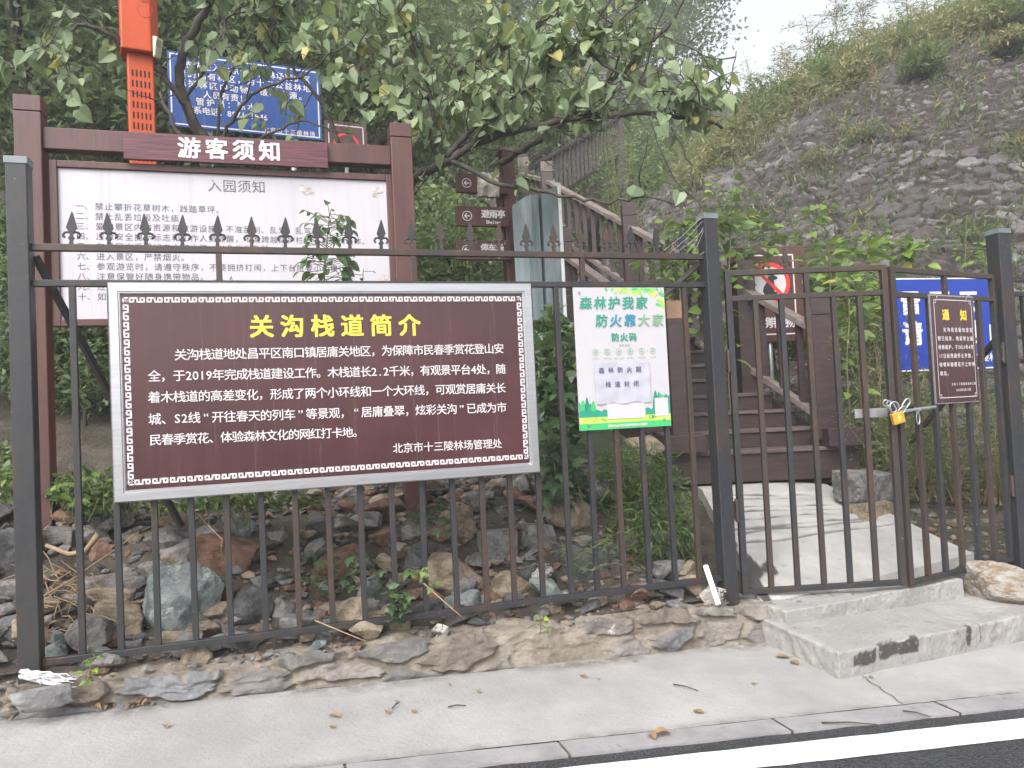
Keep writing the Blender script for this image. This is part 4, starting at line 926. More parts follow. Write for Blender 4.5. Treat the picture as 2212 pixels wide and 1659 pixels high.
# ------------------------------------------------------------------ blue sign and no-pets sign behind the gate
b2, MB2, w2, h2 = flatsign('blue_sign', 'bright blue thunderstorm warning sign with white characters behind the gate', 'sign', 7.4, (1938, 594), (2184, 606), (1944, 796), R_(13), (.12, .9))
mb = MB(MB2); mb.box((0, 0, 0), (w2, .02, h2)); part('panel', mb, BLUE2, b2)
mb = MB(MB2)
for a, b in (((0, 0), (w2, .012)), ((0, h2 - .012), (w2, h2)), ((w2 - .012, .012), (w2, h2 - .012))): rect(mb, a[0], a[1], b[0], b[1], -.001)
part('edge_strip', mb, WHITEP, b2)
mb = MB(MB2)
write(mb, '雷雨天气', w2 * .03, w2 * .94, h2 * .73, h2 * .25, -.002, .035, wid=.95); write(mb, '请勿登山', w2 * .03, w2 * .93, h2 * .40, h2 * .25, -.002, .035, wid=.95); write(mb, '十三陵林场宣', w2 * .55, w2 * .96, h2 * .12, h2 * .09, -.002, .02)
part('lettering', mb, WHITEP, b2)
n2, MN2, w3, h3 = flatsign('no_pets_sign', 'brown square sign with a red no dogs circle beside the stair rail', 'sign', 8.3, (1575, 531), (1738, 535), (1578, 738), R_(6), (.5,))
mb = MB(MN2); mb.box((0, 0, 0), (w3, .03, h3)); part('panel', mb, BROWNW, n2, bevel=.004)
mb = MB(MN2); q = w3 * .165; stroke(mb, [(q, h3 * .08), (w3 - q, h3 * .08), (w3 - q, h3 * .91), (q, h3 * .91), (q, h3 * .08)], .014, -.002); part('border', mb, WHITEP, n2)
cx_, cz_, r_ = w3 / 2 + .02, h3 * .615, w3 * .225
mb = MB(MN2); mb.disc(cx_, cz_, r_ * 1.02, -.0035, -.002, 32); part('white_disc', mb, WHITEP, n2)
mb = MB(MN2)                                                # sitting dog silhouette
D = [(-.35, -.62), (.38, -.62), (.40, -.50), (.22, -.48), (.26, -.1), (.22, .15), (.42, .22), (.44, .34), (.26, .42), (.18, .62), (.08, .46), (-.08, .5), (-.12, .30), (-.2, .05), (-.38, -.2), (-.45, -.45)]
mb.add([(cx_ + r_ * x, -.0045, cz_ + r_ * z) for x, z in D], [tuple(range(len(D)))]); part('dog_pictogram', mb, BLACK, n2)
mb = MB(MN2); mb.disc(cx_, cz_, r_ * 1.15, -.007, -.0055, 36, 0, r_ * .92); stroke(mb, [(cx_ - r_ * .68, cz_ + r_ * .68), (cx_ + r_ * .68, cz_ - r_ * .68)], r_ * .2, -.0062); part('prohibition_ring', mb, REDP, n2)
mb = MB(MN2); write(mb, '禁止携带宠物', w3 * .2, w3 * .82, h3 * .2, h3 * .11, -.002, .02); part('lettering', mb, WHITEP, n2)

# ------------------------------------------------------------------ wooden staircase up the slope
stair = thing('wooden_staircase', 'dark brown wooden staircase with slatted handrails climbing from the ramp', 'staircase', (2.3, 7.0, EYE - .74))
SLX, TRD, RIS = -.40, .295, .172             # sideways drift per metre, tread depth, rise
def sx_(y, side): return (1.50 if side < 0 else 2.98) + SLX * (y - 6.95)
NS = 21
for i in range(NS):
    y = 6.92 + TRD * i; z = EYE - .46 + RIS * i; x0, x1 = sx_(y, -1) - .02, sx_(y, 1) + (.10 if i == 0 else .04 if i == 1 else 0)
    if i == 0: x0 -= .14
    mb = MB(); mb.box((x0, y - .025, z - .035), (x1, y + TRD + .02, z)); part('tread', mb, TREADW, stair, bevel=.004)
    lo_ = z - RIS if i else EYE - .745
    mb = MB(); mb.box((x0 + .01, y, lo_ + (.002 if i else 0)), (x1 - .01, y + .03, z - .037)); part('riser', mb, STAIRW, stair, bevel=.003)
for side in (-1, 1):
    xo = .03 * side; mb = MB(); mb.beam((sx_(7.0, side) + xo, 7.0, EYE - .66), (sx_(13.0, side) + xo, 13.0, EYE - .66 + 6 * RIS / TRD), .05, .26); part('stringer', mb, STAIRW, stair)
SL = RIS / TRD
def nose(y): return EYE - .46 + (y - 6.92) * SL
def newel(x, y, z0, z1, pm=STAIRW, wd=.19, cap=None):
    mb = MB(); mb.box((x - wd / 2, y - wd / 2, z0), (x + wd / 2, y + wd / 2, z1 - .17)); q = part('newel_post', mb, pm, stair, bevel=.006)
    mb = MB(); mb.box((x - wd / 2, y - wd / 2, z1 - .165), (x + wd / 2, y + wd / 2, z1)); mb.box((x - wd / 2 + .01, y - wd / 2 + .01, z1 - .172), (x + wd / 2 - .01, y + wd / 2 - .01, z1 - .16)); part('newel_cap', mb, cap or pm, q, bevel=.005)
Hh = 1.28
def railrun(P, Q, slat=.24, top=.97, bot=.16, z0=0, rm=None):
    rm = rm or RAILTOP
    P = np.array(P, float); Q = np.array(Q, float); u = (Q - P); L = np.linalg.norm(u[:2])
    mb = MB(); mb.beam(P + [0, 0, top], Q + [0, 0, top], .13, .055); part('handrail', mb, rm, stair, bevel=.005)
    mb = MB(); mb.beam(P + [0, 0, bot], Q + [0, 0, bot], .075, .06); part('lower_rail', mb, rm, stair, bevel=.005)
    n = max(1, int(L / slat))
    for k in range(1, n):
        c = P + u * k / n; mb = MB(); mb.box((c[0] - .03, c[1] - .022, c[2] + bot + .0), (c[0] + .03, c[1] + .022, c[2] + top - .02)); part('baluster', mb, STAIRW, stair)
YR = [7.05, 8.0, 10.05, 12.35, 13.6]; YL = [7.1, 9.2, 11.2, 13.1]
for side, YY in ((1, YR), (-1, YL)):
    for i, y in enumerate(YY):
        yq = min(y, 13.2); x = sx_(yq, side) - .10 * side; newel(x, y, nose(yq) - (.45 if i else .02), nose(yq) + Hh - (.02 if i else 0), cap=PALEWOOD if (side < 0 and i == 0) else (RAILTOP if i > 2 else None))
    for a, b in zip(YY[:-1], YY[1:]):
        f = lambda y: (sx_(min(y, 13.2), side) - .10 * side, y, nose(min(y, 13.2)))
        railrun(f(a), f(b))
zL = nose(13.1)
mb = MB(); mb.box((-1.9, 13.1, zL - .12), (1.0, 15.2, zL)); part('landing', mb, STAIRW, stair)
A = W(1200, 338, 14.0); Bq = W(1335, 256, 16.6)
railrun((A[0] - .55, A[1] - .2, A[2] - 1.25), (Bq[0], Bq[1], Bq[2] - .95), .16, rm=STAIRW); railrun((A[0] - .9, A[1] + 1.3, A[2] - .9), (Bq[0] - .5, Bq[1] + 1.5, Bq[2] - .45), .16, rm=STAIRW)
for P_ in ((A[0] - .6, A[1] - .2, A[2] - .1), (Bq[0], Bq[1], Bq[2] + .1)): newel(P_[0], P_[1], P_[2] - 2.4, P_[2] + .1)
mb = MB(); mb.beam((A[0] - .3, A[1] + .6, A[2] - 1.5), (Bq[0] - .2, Bq[1] + .8, Bq[2] - 1.2), 1.3, .2); part('upper_flight', mb, STAIRW, stair)
# base blocks beside the first step
for x in (sx_(7, -1) + .02, sx_(7, 1) - .02):
    mb = MB(); mb.box((x - .17, 6.80, EYE - .46), (x + .19, 7.2, EYE - .30)); part('newel_base', mb, STAIRW, stair, bevel=.006)
# ------------------------------------------------------------------ rocks of the rubble heap
def rockmat(name, a, b, vein, va=.62, vb=.68, dark=(.06, .055, .05)):
    m, nt, p, _ = newmat(name); oi = N(nt, 'ShaderNodeObjectInfo'); tc = N(nt, 'ShaderNodeTexCoord'); ad = N(nt, 'ShaderNodeVectorMath', operation='ADD')
    sc = N(nt, 'ShaderNodeVectorMath', operation='SCALE'); sc.inputs['Scale'].default_value = 40; cb = N(nt, 'ShaderNodeCombineXYZ')
    for i in range(3): nt.links.new(oi.outputs['Random'], cb.inputs[i])
    nt.links.new(cb.outputs[0], sc.inputs[0]); nt.links.new(tc.outputs['Object'], ad.inputs[0]); nt.links.new(sc.outputs[0], ad.inputs[1]); co = ad.outputs[0]
    c = mix(nt, noise(nt, co, 8, 9, .72, .38, .60), tuple(q * .72 for q in a), tuple(q * 1.15 for q in b)); c = mix(nt, noise(nt, co, 70, 4, .7, .58, .70), c, tuple(q * 1.1 for q in b)); c = mix(nt, noise(nt, co, 11, 9, .72, va, vb), c, vein); c = mix(nt, mul(nt, noise(nt, co, 22, 7, .7, .58, .7), .7), c, dark)
    nt.links.new(c, p.inputs['Base Color']); p.inputs['Roughness'].default_value = .85; bump(nt, p, noise(nt, co, 20, 10, .75, .2, .8), .9, .02); return m
RK = {'grey': rockmat('grey_rock', (.13, .125, .12), (.23, .22, .215), (.34, .32, .30)), 'tan': rockmat('tan_rock', (.20, .15, .10), (.31, .25, .185), (.40, .35, .28)),
      'red': rockmat('red_brown_rock', (.14, .075, .048), (.22, .125, .085), (.28, .2, .15)), 'green': rockmat('green_grey_rock', (.13, .16, .16), (.22, .25, .245), (.40, .42, .39), .54, .62, (.07, .085, .085)),
      'dark': rockmat('dark_slate_rock', (.06, .06, .065), (.115, .112, .115), (.2, .19, .185)), 'pied': rockmat('pied_rock', (.42, .39, .35), (.50, .47, .43), (.025, .025, .028), .50, .53),
      'pale': rockmat('pale_grey_rock', (.27, .265, .265), (.33, .325, .325), (.40, .39, .38)), 'pink': rockmat('pinkish_rock', (.28, .2, .155), (.37, .28, .22), (.05, .045, .045), .60, .64)}
m, nt, p, _ = newmat('streaked_rock'); co = coords(nt, 'Object', (2, 5, 9)); c = mix(nt, noise(nt, co, 2.5, 9, .7, .40, .60), (.40, .38, .36), (.24, .17, .10)); c = mix(nt, noise(nt, co, 4, 9, .72, .55, .65), c, (.12, .10, .09))
nt.links.new(c, p.inputs['Base Color']); p.inputs['Roughness'].default_value = .85; bump(nt, p, noise(nt, co, 8, 9, .7, .2, .8), .8, .02); RK['strat'] = m
_ico = {}
def ico(n):
    if n not in _ico:
        bm = bmesh.new(); bmesh.ops.create_icosphere(bm, subdivisions=n, radius=1); _ico[n] = (np.array([v.co[:] for v in bm.verts]), [tuple(v.index for v in f.verts) for f in bm.faces]); bm.free()
    return _ico[n]
def rock_mesh(seed, dims, sub=4, planes=13, soft=.06, rotz=0, tilt=0, boxy=False):
    r = np.random.default_rng(seed); D, F = ico(sub)
    pn = r.normal(size=(planes, 3)); pn /= np.linalg.norm(pn, axis=1, keepdims=True); d = r.uniform(.56, 1.0, planes)
    if boxy:
        bx = np.array([(1, 0, 0), (-1, 0, 0), (0, 1, 0), (0, -1, 0), (0, 0, 1), (0, 0, -1)]) + r.normal(size=(6, 3)) * .1; bx /= np.linalg.norm(bx, axis=1, keepdims=True); pn = np.concatenate([bx, pn[:4]]); d = np.concatenate([np.full(6, .62), r.uniform(.78, .95, 4)])
    q = d / np.maximum(D @ pn.T, 1e-3); q = np.minimum(q, 1.5)
    rad = -soft * np.log(np.exp(-q / soft).sum(1)) ; rad = np.clip(rad, .4, 1.4)
    V = D * rad[:, None]; n3 = fbm(V * 2.2 + seed * 3.1 % 50, 4) - .5; n4 = fbm(V * 7 + seed % 31, 3) - .5; n6 = fbm(V * 16 + seed % 17, 3) - .5; V = V * (1 + n3[:, None] * .16 + n4[:, None] * .09 + n6[:, None] * .03)
    V = V / np.abs(V).max(0)
    V = V * np.array(dims) / 2; c, s = math.cos(tilt), math.sin(tilt); V = V @ np.array([[c, 0, s], [0, 1, 0], [-s, 0, c]]).T
    c, s = math.cos(rotz), math.sin(rotz); V = V @ np.array([[c, -s, 0], [s, c, 0], [0, 0, 1]]).T
    return V, F
def rock(c, dims, kind, label, group=None, seed=None, sub=4, tilt=0, soft=.06, planes=13, name='rock', boxy=False):
    seed = rnd.randrange(10000) if seed is None else seed; V, F = rock_mesh(seed, dims, sub, planes, soft, FA + rnd.uniform(-.2, .2), tilt, boxy)
    mb = MB(); mb.add(V + np.array(c), F); o = solo(name, mb, RK[kind], label, 'rock', group=group, loc=(c[0], c[1], c[2] - dims[2] * .45), smooth=True); o.data.set_sharp_from_angle(angle=R_(24)); return o
def rock_px(x, y, wd, ht, kind, label, group=None, tilt=0, deep=.8, soft=.06, planes=13, **k):
    p, d = hit(x, y + ht * .32)
    if p is None: return
    W_, H_ = wd / FPX * d, ht / FPX * d; c = W(x, y, d + .05); rock(c, (W_ * 1.06, W_ * deep, H_ * 1.08), kind, label, group, tilt=tilt, soft=soft, planes=planes, **k)
BIG = [
 (385, 1312, 176, 170, 'green', 'biggest boulder of the heap, green grey with pale veins, behind the bars under the sign', 0),
 (489, 1198, 132, 74, 'red', 'red brown wedge shaped boulder lying just above and right of the biggest green boulder', .25),
 (741, 1218, 132, 76, 'red', 'red brown boulder among ivy leaves in the middle of the heap', .1),
 (970, 1243, 172, 98, 'tan', 'broad smooth tan boulder at the foot of the heap, largest on its right side', .05),
 (1100, 1258, 94, 82, 'tan', 'pointed light tan stone between the broad tan boulder and the pied stone', -.1),
 (1179, 1256, 74, 72, 'pied', 'black and white pied stone beside the pointed tan stone', .1),
 (1001, 1131, 102, 90, 'tan', 'rounded brown boulder above the broad tan boulder', .1),
 (1163, 1159, 96, 62, 'grey', 'flat topped grey brown block near the ivy, above the pied stone', .02),
 (1072, 1183, 84, 76, 'grey', 'grey green block standing behind the pointed tan stone', -.05),
 (1230, 1108, 112, 106, 'tan', 'large brown boulder leaning beside the green weeds', -.35),
 (1254, 1218, 104, 74, 'dark', 'dark slate slab right of the pied stone', .15),
 (757, 1322, 150, 52, 'pink', 'flat pinkish stone with a dark stain resting behind the bottom rail', .04),
 (541, 1321, 96, 98, 'dark', 'tall purple grey stone right of the biggest boulder', -.1),
 (616, 1329, 54, 78, 'grey', 'upright light grey stone with white veins in the lower heap', -.1),
 (253, 1352, 104, 78, 'tan', 'tan wedge shaped stone left of the biggest boulder', .2),
 (257, 1289, 108, 46, 'tan', 'flat brown stone lying above the tan wedge', .05),
 (240, 1254, 130, 28, 'grey', 'long thin slab bridging stones near the left post', -.05),
 (375, 1155, 112, 72, 'dark', 'dark grey flat boulder at the top of the heap', .1),
 (292, 1159, 66, 46, 'grey', 'light angular stone at the top left of the heap', .1),
 (130, 1166, 68, 52, 'grey', 'pale slab sticking out right of the left post', .1),
 (20, 1195, 100, 110, 'dark', 'dark grey slab cut by the left edge, behind the left post', .05),
 (20, 1275, 110, 50, 'grey', 'long grey brown kerb like slab at the left edge below the dark slab', .0),
 (221, 1198, 54, 62, 'red', 'upright brown stone beside the broken branch', .1),
 (389, 1214, 80, 54, 'tan', 'mottled brown stone just above the biggest boulder', .1),
 (335, 1244, 74, 62, 'grey', 'blue grey stone touching the left shoulder of the biggest boulder', .1),
 (705, 1143, 88, 54, 'dark', 'dark grey flat stone high in the heap left of the round brown stones', .1),
 (832, 1098, 78, 62, 'tan', 'rounded brown stone just under the sign frame', 0),
 (1124, 1052, 64, 62, 'grey', 'grey brown stone under the right corner of the sign', 0),
 (1072, 1050, 60, 62, 'grey', 'round grey stone half hidden by the right corner of the sign frame', 0),
 (796, 1275, 62, 64, 'green', 'green grey pointed stone in ivy behind the pinkish stone', .2),
 (870, 1187, 56, 30, 'pied', 'pale elongated stone left of the broad tan boulder', .25),
 (930, 1186, 62, 30, 'red', 'small reddish stone sitting behind the broad tan boulder', 0),
 (1009, 1300, 52, 28, 'tan', 'small pale block wedged under the broad tan boulder', 0),
 (285, 1398, 50, 30, 'grey', 'grey stone chip on the ledge below the tan wedge', 0)]
for x, y, a, b, k, lab, tl in BIG: rock_px(x, y, a, b, k, lab, tilt=tl, soft=.016 if k in ('green', 'dark', 'grey', 'red') else .09, planes=9 if k in ('green', 'dark', 'grey', 'red') else 9, boxy=('slab' in lab or 'block' in lab or 'wedge' in lab), sub=5)
for x, y, a, b, k, lab in ((954, 1349, 46, 30, 'pied', 'small white stone lying on the wall ledge below the broad tan boulder'), (690, 1378, 38, 22, 'green', 'small grey green stone on the wall ledge left of the middle'), (1418, 1318, 40, 24, 'tan', 'flat yellowish stone on the wall ledge below the green weeds'), (1460, 1312, 48, 22, 'grey', 'flat blue grey stone on the wall ledge near the tall post')):
    q = fen(x, y, -.07); d = (P0 @ fn - .07) / (ray(x, y) @ fn); W_ = a / FPX * d; c = fw(q[0], -.07, -1.215 - .02 * q[0] + b / FPX * d * .4); rock(c, (W_, W_ * .7, b / FPX * d), k, lab)
# fillers
kinds = ['grey', 'grey', 'tan', 'dark', 'red', 'grey', 'tan', 'green']
FILL = {'grey': 'small loose grey rubble stone in the heap behind the fence bars', 'tan': 'small loose tan rubble stone in the heap behind the fence bars', 'dark': 'small dark rubble stone in the heap behind the fence bars', 'red': 'small red brown rubble stone in the heap behind the fence bars', 'green': 'small green grey rubble stone in the heap behind the fence bars'}
for i in range(248):
    s, t = rnd.uniform(-.5, 3.85), rnd.uniform(.03, 1.45)
    if i < 70: t = .04 + .6 * rnd.random()
    sz = rnd.choice([.08, .11, .14, .17, .21, .26]) * rnd.uniform(.8, 1.2); k = rnd.choice(kinds)
    rock(fw(s, t, float(zt(s, t)) + sz * rnd.uniform(.05, .4)), (sz, sz * rnd.uniform(.6, .9), sz * rnd.uniform(.45, .8)), k, FILL[k], 'rubble stones behind the fence', sub=4, tilt=rnd.uniform(-.4, .4), soft=.012, planes=9)
r = np.random.default_rng(77); mb = MB(); V0, F0 = ico(1)      # countless chips and gravel between the stones
for k in range(2600):
    s, t = r.uniform(-.9, 3.9), r.uniform(-.12, 1.9); z = float(zt(s, t)) if t > 0 else -1.225 - .02 * max(s, 0); a = r.uniform(.006, .03) * (1.3 if t > .2 else .8)
    mb.add(V0 * (1 + .35 * r.normal(size=(len(V0), 1))).clip(.5, 1.5) * a * [1.2, 1, .6] + fw(s, t, z + a * .4), F0, int(r.integers(0, 4)))
for k in range(1300):
    s, t = r.uniform(6.05, 8.2), r.uniform(.05, 2.6); z = float(zt(s, t)); a = r.uniform(.006, .035)   # bare ground beside the ramp
    mb.add(V0 * (1 + .35 * r.normal(size=(len(V0), 1))).clip(.5, 1.5) * a * [1.2, 1, .6] + fw(s, t, z + a * .3), F0, int(r.integers(0, 4)))
solo('gravel', mb, [RK['grey'], RK['tan'], RK['dark'], RK['red']], 'gravel and stone chips scattered over the rubble heap', 'gravel', kind='stuff')
# stones and blocks beside the ramp
def block_px(x, y, wd, ht, d, kind, label, **k): rock(W(x, y, d), (wd / FPX * d, wd / FPX * d * .6, ht / FPX * d), kind, label, **k)
block_px(1868, 1052, 150, 80, 6.6, 'grey', 'square grey concrete block at the right foot of the staircase', soft=.012, boxy=True)
block_px(1880, 1104, 110, 46, 6.45, 'tan', 'low tan stone under the square grey block beside the ramp', boxy=True, soft=.03)
block_px(1478, 1100, 60, 90, 6.2, 'tan', 'pale stone at the top left edge of the concrete ramp')
block_px(1395, 965, 110, 50, 6.6, 'tan', 'pale boulder among the green weeds behind the poster')
block_px(2060, 1130, 50, 24, 6.6, 'tan', 'flat pale stone on the bare ground right of the ramp')
block_px(1540, 1282, 74, 62, 4.99, 'pied', 'mortar covered stone wedged against the foot of the tall square post', soft=.09)
rock(fw(5.95, -.28, -1.44), (.75, .8, .42), 'strat', 'white and brown streaked slanting rock at the right end of the steps', soft=.04, sub=5, tilt=.35)
rock(fw(6.55, -.2, -1.40), (.7, .6, .32), 'grey', 'rough grey rock below the right gate post', soft=.05, tilt=.1)
rock(W(88, 1500, 3.60), (.26, .16, .15), 'pale', 'pale grey stone at the left end of the stone wall near the white cloth', soft=.04)

# ------------------------------------------------------------------ odds and ends on the ground
mb = MB(); mb.tube([W(1524, 1222, 4.93), W(1552, 1306, 4.80)], .017, 14)
solo('plastic_pipe', mb, PVC, 'short white plastic pipe leaning through the rail by the tall post', 'pipe', smooth=False)
mb = MB(); r2 = random.Random(5)
for k in range(34):
    x0 = r2.uniform(40, 110); p = np.array(W(x0, 1455 + r2.uniform(-8, 10) + (x0 - 40) * .15, 3.70)); pts = [p]
    for j in range(4): p = p + np.array([r2.uniform(.01, .05), r2.uniform(-.012, .006), r2.uniform(-.018, .006)]); pts.append(p)
    mb.tube(pts, [.006, .005, .004, .003, .0015], 5)
solo('frayed_cloth_strip', mb, plain('dirty_white_cloth', (.55, .55, .56), .9, 0, .2, 20), 'frayed white cloth strip tied at the foot of the left post', 'cloth')
def stick(pts, r0, r1, label, m=DRYSTEM, grp=None, name='dry_twig', cat='twig'):
    n = len(pts); mb = MB(); mb.tube(pts, [r0 + (r1 - r0) * i / (n - 1) for i in range(n)], 6); solo(name, mb, m, label, cat, group=grp, smooth=True)
stick([W(100, 1178, 4.5), W(150, 1197, 4.45), W(185, 1190, 4.4), W(212, 1155, 4.4)], .012, .018, 'forked tan broken branch lying on the stones right of the left post', name='broken_branch', cat='branch')
stick([W(90, 1290, 4.2), W(150, 1255, 4.2), W(230, 1200, 4.2), W(300, 1150, 4.2)], .005, .003, 'long thin dry stalk crossing the stones near the left post')
stick([W(915, 1260, 4.15), W(960, 1300, 4.0), W(1000, 1335, 3.98)], .004, .003, 'dry vine stem hanging over the bottom rail below the broad tan boulder')
stick([W(680, 1340, 4.0), W(740, 1365, 3.95), W(790, 1385, 3.93)], .004, .003, 'dry vine stem hanging over the wall left of the middle')
stick([W(412, 1095, 4.2), W(445, 1130, 4.15), W(480, 1165, 4.1), W(477, 1195, 4.1)], .002, .002, 'curled pale tendril hanging below the sign')
r2 = random.Random(9)
for k in range(70):                          # tangle of dry straw by the left post
    p = np.array(W(r2.uniform(95, 200), r2.uniform(1230, 1380), r2.uniform(4.0, 4.4))); d = np.array([r2.uniform(-.2, .2), r2.uniform(-.06, .06), r2.uniform(-.12, .12)])
    if k == 0: mbs = MB()
    mbs.tube([p, p + d * .5 + np.array([0, 0, r2.uniform(-.02, .03)]), p + d], [.003, .003, .0015], 4)
solo('dry_straw', mbs, DRYSTEM, kind='stuff', label='tangle of dry straw stalks beside the left post', cat='straw')
# fallen leaves and twigs on the pavement
def gpx(x, y, dz=.004):
    v = ray(x, y); k = (GA + dz - GB * (P0 @ fd)) / (v[2] - GB * (v @ fd)); q = v * k; return np.array([q[0], q[1], q[2] + EYE]), q[1]
def dead(x, y, s, label, rot, curl=.3, grp=None):
    p, _ = gpx(x, y); n = 7; V = []; F = []
    for i in range(n):
        u = i / (n - 1); hw = .34 * math.sin(math.pi * min(1, u * .93 + .04)) ** .8
        for j, e in enumerate((-1, -.5, 0, .5, 1)): V.append((e * hw, u - .5, curl * (abs(e) ** 1.5) * hw + .18 * curl * math.sin(u * 3.1) + .02))
    for i in range(n - 1):
        for j in range(4): F.append((i * 5 + j, i * 5 + j + 1, i * 5 + j + 6, i * 5 + j + 5))
    V = np.array(V) * s; c, sn = math.cos(rot), math.sin(rot); V = V @ np.array([[c, -sn, 0], [sn, c, 0], [0, 0, 1]]).T + p
    mb = MB(); mb.add(V, F); st = np.array([0, -.5, 0]) * s; st = np.array([[c, -sn, 0], [sn, c, 0], [0, 0, 1]]) @ st + p
    mb.tube([st + [0, 0, .006], st + np.array([sn, -c, .03 / s * .2]) * s * .35 + [0, 0, .008]], .0016, 4); solo('fallen_leaf', mb, L_DEAD, label, 'leaf', group=grp, smooth=True)
for x, y, s, lab, rot, cu in ((722, 1548, .085, 'curled yellow brown leaf with a stalk on the pavement left of the middle', 1.2, 1.1), (893, 1537, .06, 'small rust brown leaf on the pavement below the wall', .4, .9), (1508, 1538, .09, 'cream dry leaf on the pavement in front of the steps', .8, .5), (1690, 1420, .13, 'yellow green leaf lying at the left foot of the concrete steps', 1.3, .5), (1715, 1432, .11, 'second dry leaf heaped at the left foot of the concrete steps', .2, .6), (1765, 1415, .09, 'brown folded leaf against the side of the lower step', 2.1, .6), (1430, 1588, .12, 'crumpled tan leaf caught at the kerb edge', 1.7, 1.3), (1408, 1592, .10, 'dry split leaf beside the crumpled one at the kerb', .3, 1.2), (1880, 1463, .05, 'tiny red brown leaf below the front of the lower step', .3, 1), (1628, 1478, .045, 'tiny brown leaf on the pavement left of the steps', 1., 1)): dead(x, y, s * .62, lab, rot, cu * .55)
for k in range(9):
    x, y = rnd.uniform(200, 1600), 0; yb = 1537 - .0966 * (x - 80); y = rnd.uniform(yb + 8, yb + 110); dead(x, y, rnd.uniform(.02, .045), 'tiny brown leaf scrap scattered on the pale pavement', rnd.uniform(0, 6), rnd.uniform(.3, 1), 'leaf scraps on the pavement')
for k in range(46):
    x = rnd.uniform(20, 330); yb = 1537 - .0966 * (x - 80); dead(x, yb + rnd.uniform(-2, 10), rnd.uniform(.03, .06), 'red brown dead leaf in the drift along the foot of the stone wall', rnd.uniform(0, 6), rnd.uniform(.5, 1.2), 'leaf drift at the wall foot')
for a, b, lab in (((968, 1527), (1006, 1524), 'short dark twig on the pavement in the middle'), ((1455, 1478), (1508, 1492), 'thin straight twig on the pavement left of the steps'), ((1775, 1561), (1895, 1565), 'long thin twig lying on the kerb'), ((1950, 1535), (2010, 1548), 'bent twig on the kerb at the right'), ((847, 1530), (862, 1518), 'curled seed stalk on the pavement')):
    p, _ = gpx(*a, .008); q, _ = gpx(*b, .008); stick([p, (p + q) / 2 + [0, 0, .006], q], .004, .0025, lab, m=BARK)
def cobweb(pts, label):
    mb = MB()
    for a, b in pts: mb.tube([a, (np.array(a) + np.array(b)) / 2 - np.array([0, 0, .012]), b], .0007, 4)
    solo('cobweb', mb, plain('cobweb_silk', (.6, .6, .6), .8), label, 'cobweb')
r2 = random.Random(2)
cobweb([(fw(3.90, -.03, .95 + r2.uniform(0, .26)), fw(3.90 - r2.uniform(.03, .32), -.01, .957)) for _ in range(6)], 'grey cobweb between the top rail and the tall square post')
# ------------------------------------------------------------------ foliage builder
def tmpl(kind):
    if kind == 'heart':
        V = [(0, .07, 0), (0, .5, -.05), (0, 1.05, -.16), (.27, -.05, .08), (.49, .22, .19), (.41, .6, .10), (-.27, -.05, .08), (-.49, .22, .19), (-.41, .6, .10)]
        F = [(0, 3, 4, 1), (1, 4, 5, 2), (0, 1, 7, 6), (1, 2, 8, 7)]
    elif kind == 'ovate':
        V = [(0, 0, 0), (0, .5, .02), (0, 1, -.12), (.27, .22, .08), (.30, .5, .09), (.16, .8, .0), (-.27, .22, .08), (-.30, .5, .09), (-.16, .8, .0)]
        F = [(0, 3, 4, 1), (1, 4, 5, 2), (0, 1, 7, 6), (1, 2, 8, 7)]
    elif kind == 'lobed':
        V = [(0, 0, 0), (0, .45, .03), (0, 1, -.12), (.32, .05, .05), (.62, .45, .0), (.28, .5, .06), (-.32, .05, .05), (-.62, .45, .0), (-.28, .5, .06)]
        F = [(0, 3, 4, 5, 1), (1, 5, 2), (0, 1, 8, 7, 6), (1, 2, 8)]
    elif kind == 'rhomb':
        V = [(0, 0, 0), (.28, .45, .07), (0, 1, -.1), (-.28, .45, .07)]; F = [(0, 1, 2), (0, 2, 3)]
    elif kind == 'narrow':
        V = [(0, 0, 0), (.11, .4, .02), (0, 1, -.06), (-.11, .4, .02)]; F = [(0, 1, 2, 3)]
    elif kind == 'blade':
        V = [(-.03, 0, 0), (.03, 0, 0), (.022, .55, .0), (-.022, .55, 0), (0, 1, -.22)]; F = [(0, 1, 2, 3), (3, 2, 4)]
    return np.array(V, float), F
def leaves(mb, P, tip, size, kind, droop=0.0, roll=.5, mi=0, seed=0):
    """many leaves: P positions, tip directions (N,3), size (N,)"""
    r = np.random.default_rng(seed); P = np.asarray(P, float); n = len(P)
    if n == 0: return
    t = np.asarray(tip, float) + np.array([0, 0, -droop]); t /= np.linalg.norm(t, axis=1, keepdims=True) + 1e-9
    up = np.array([0, 0, 1.0]) + r.normal(size=(n, 3)) * roll; x = np.cross(t, up); x /= np.linalg.norm(x, axis=1, keepdims=True) + 1e-9; u = np.cross(x, t)
    V, F = tmpl(kind); sz = np.asarray(size)[:, None, None]
    A = P[:, None] + sz * (V[None, :, 0:1] * x[:, None] + V[None, :, 1:2] * t[:, None] + V[None, :, 2:3] * u[:, None])
    k = len(V); FF = []
    for i in range(n):
        b = i * k; FF += [tuple(b + j for j in f) for f in F]
    mb.add(A.reshape(-1, 3), FF, mi)
def rdir(n, r): d = r.normal(size=(n, 3)); return d / np.linalg.norm(d, axis=1, keepdims=True)

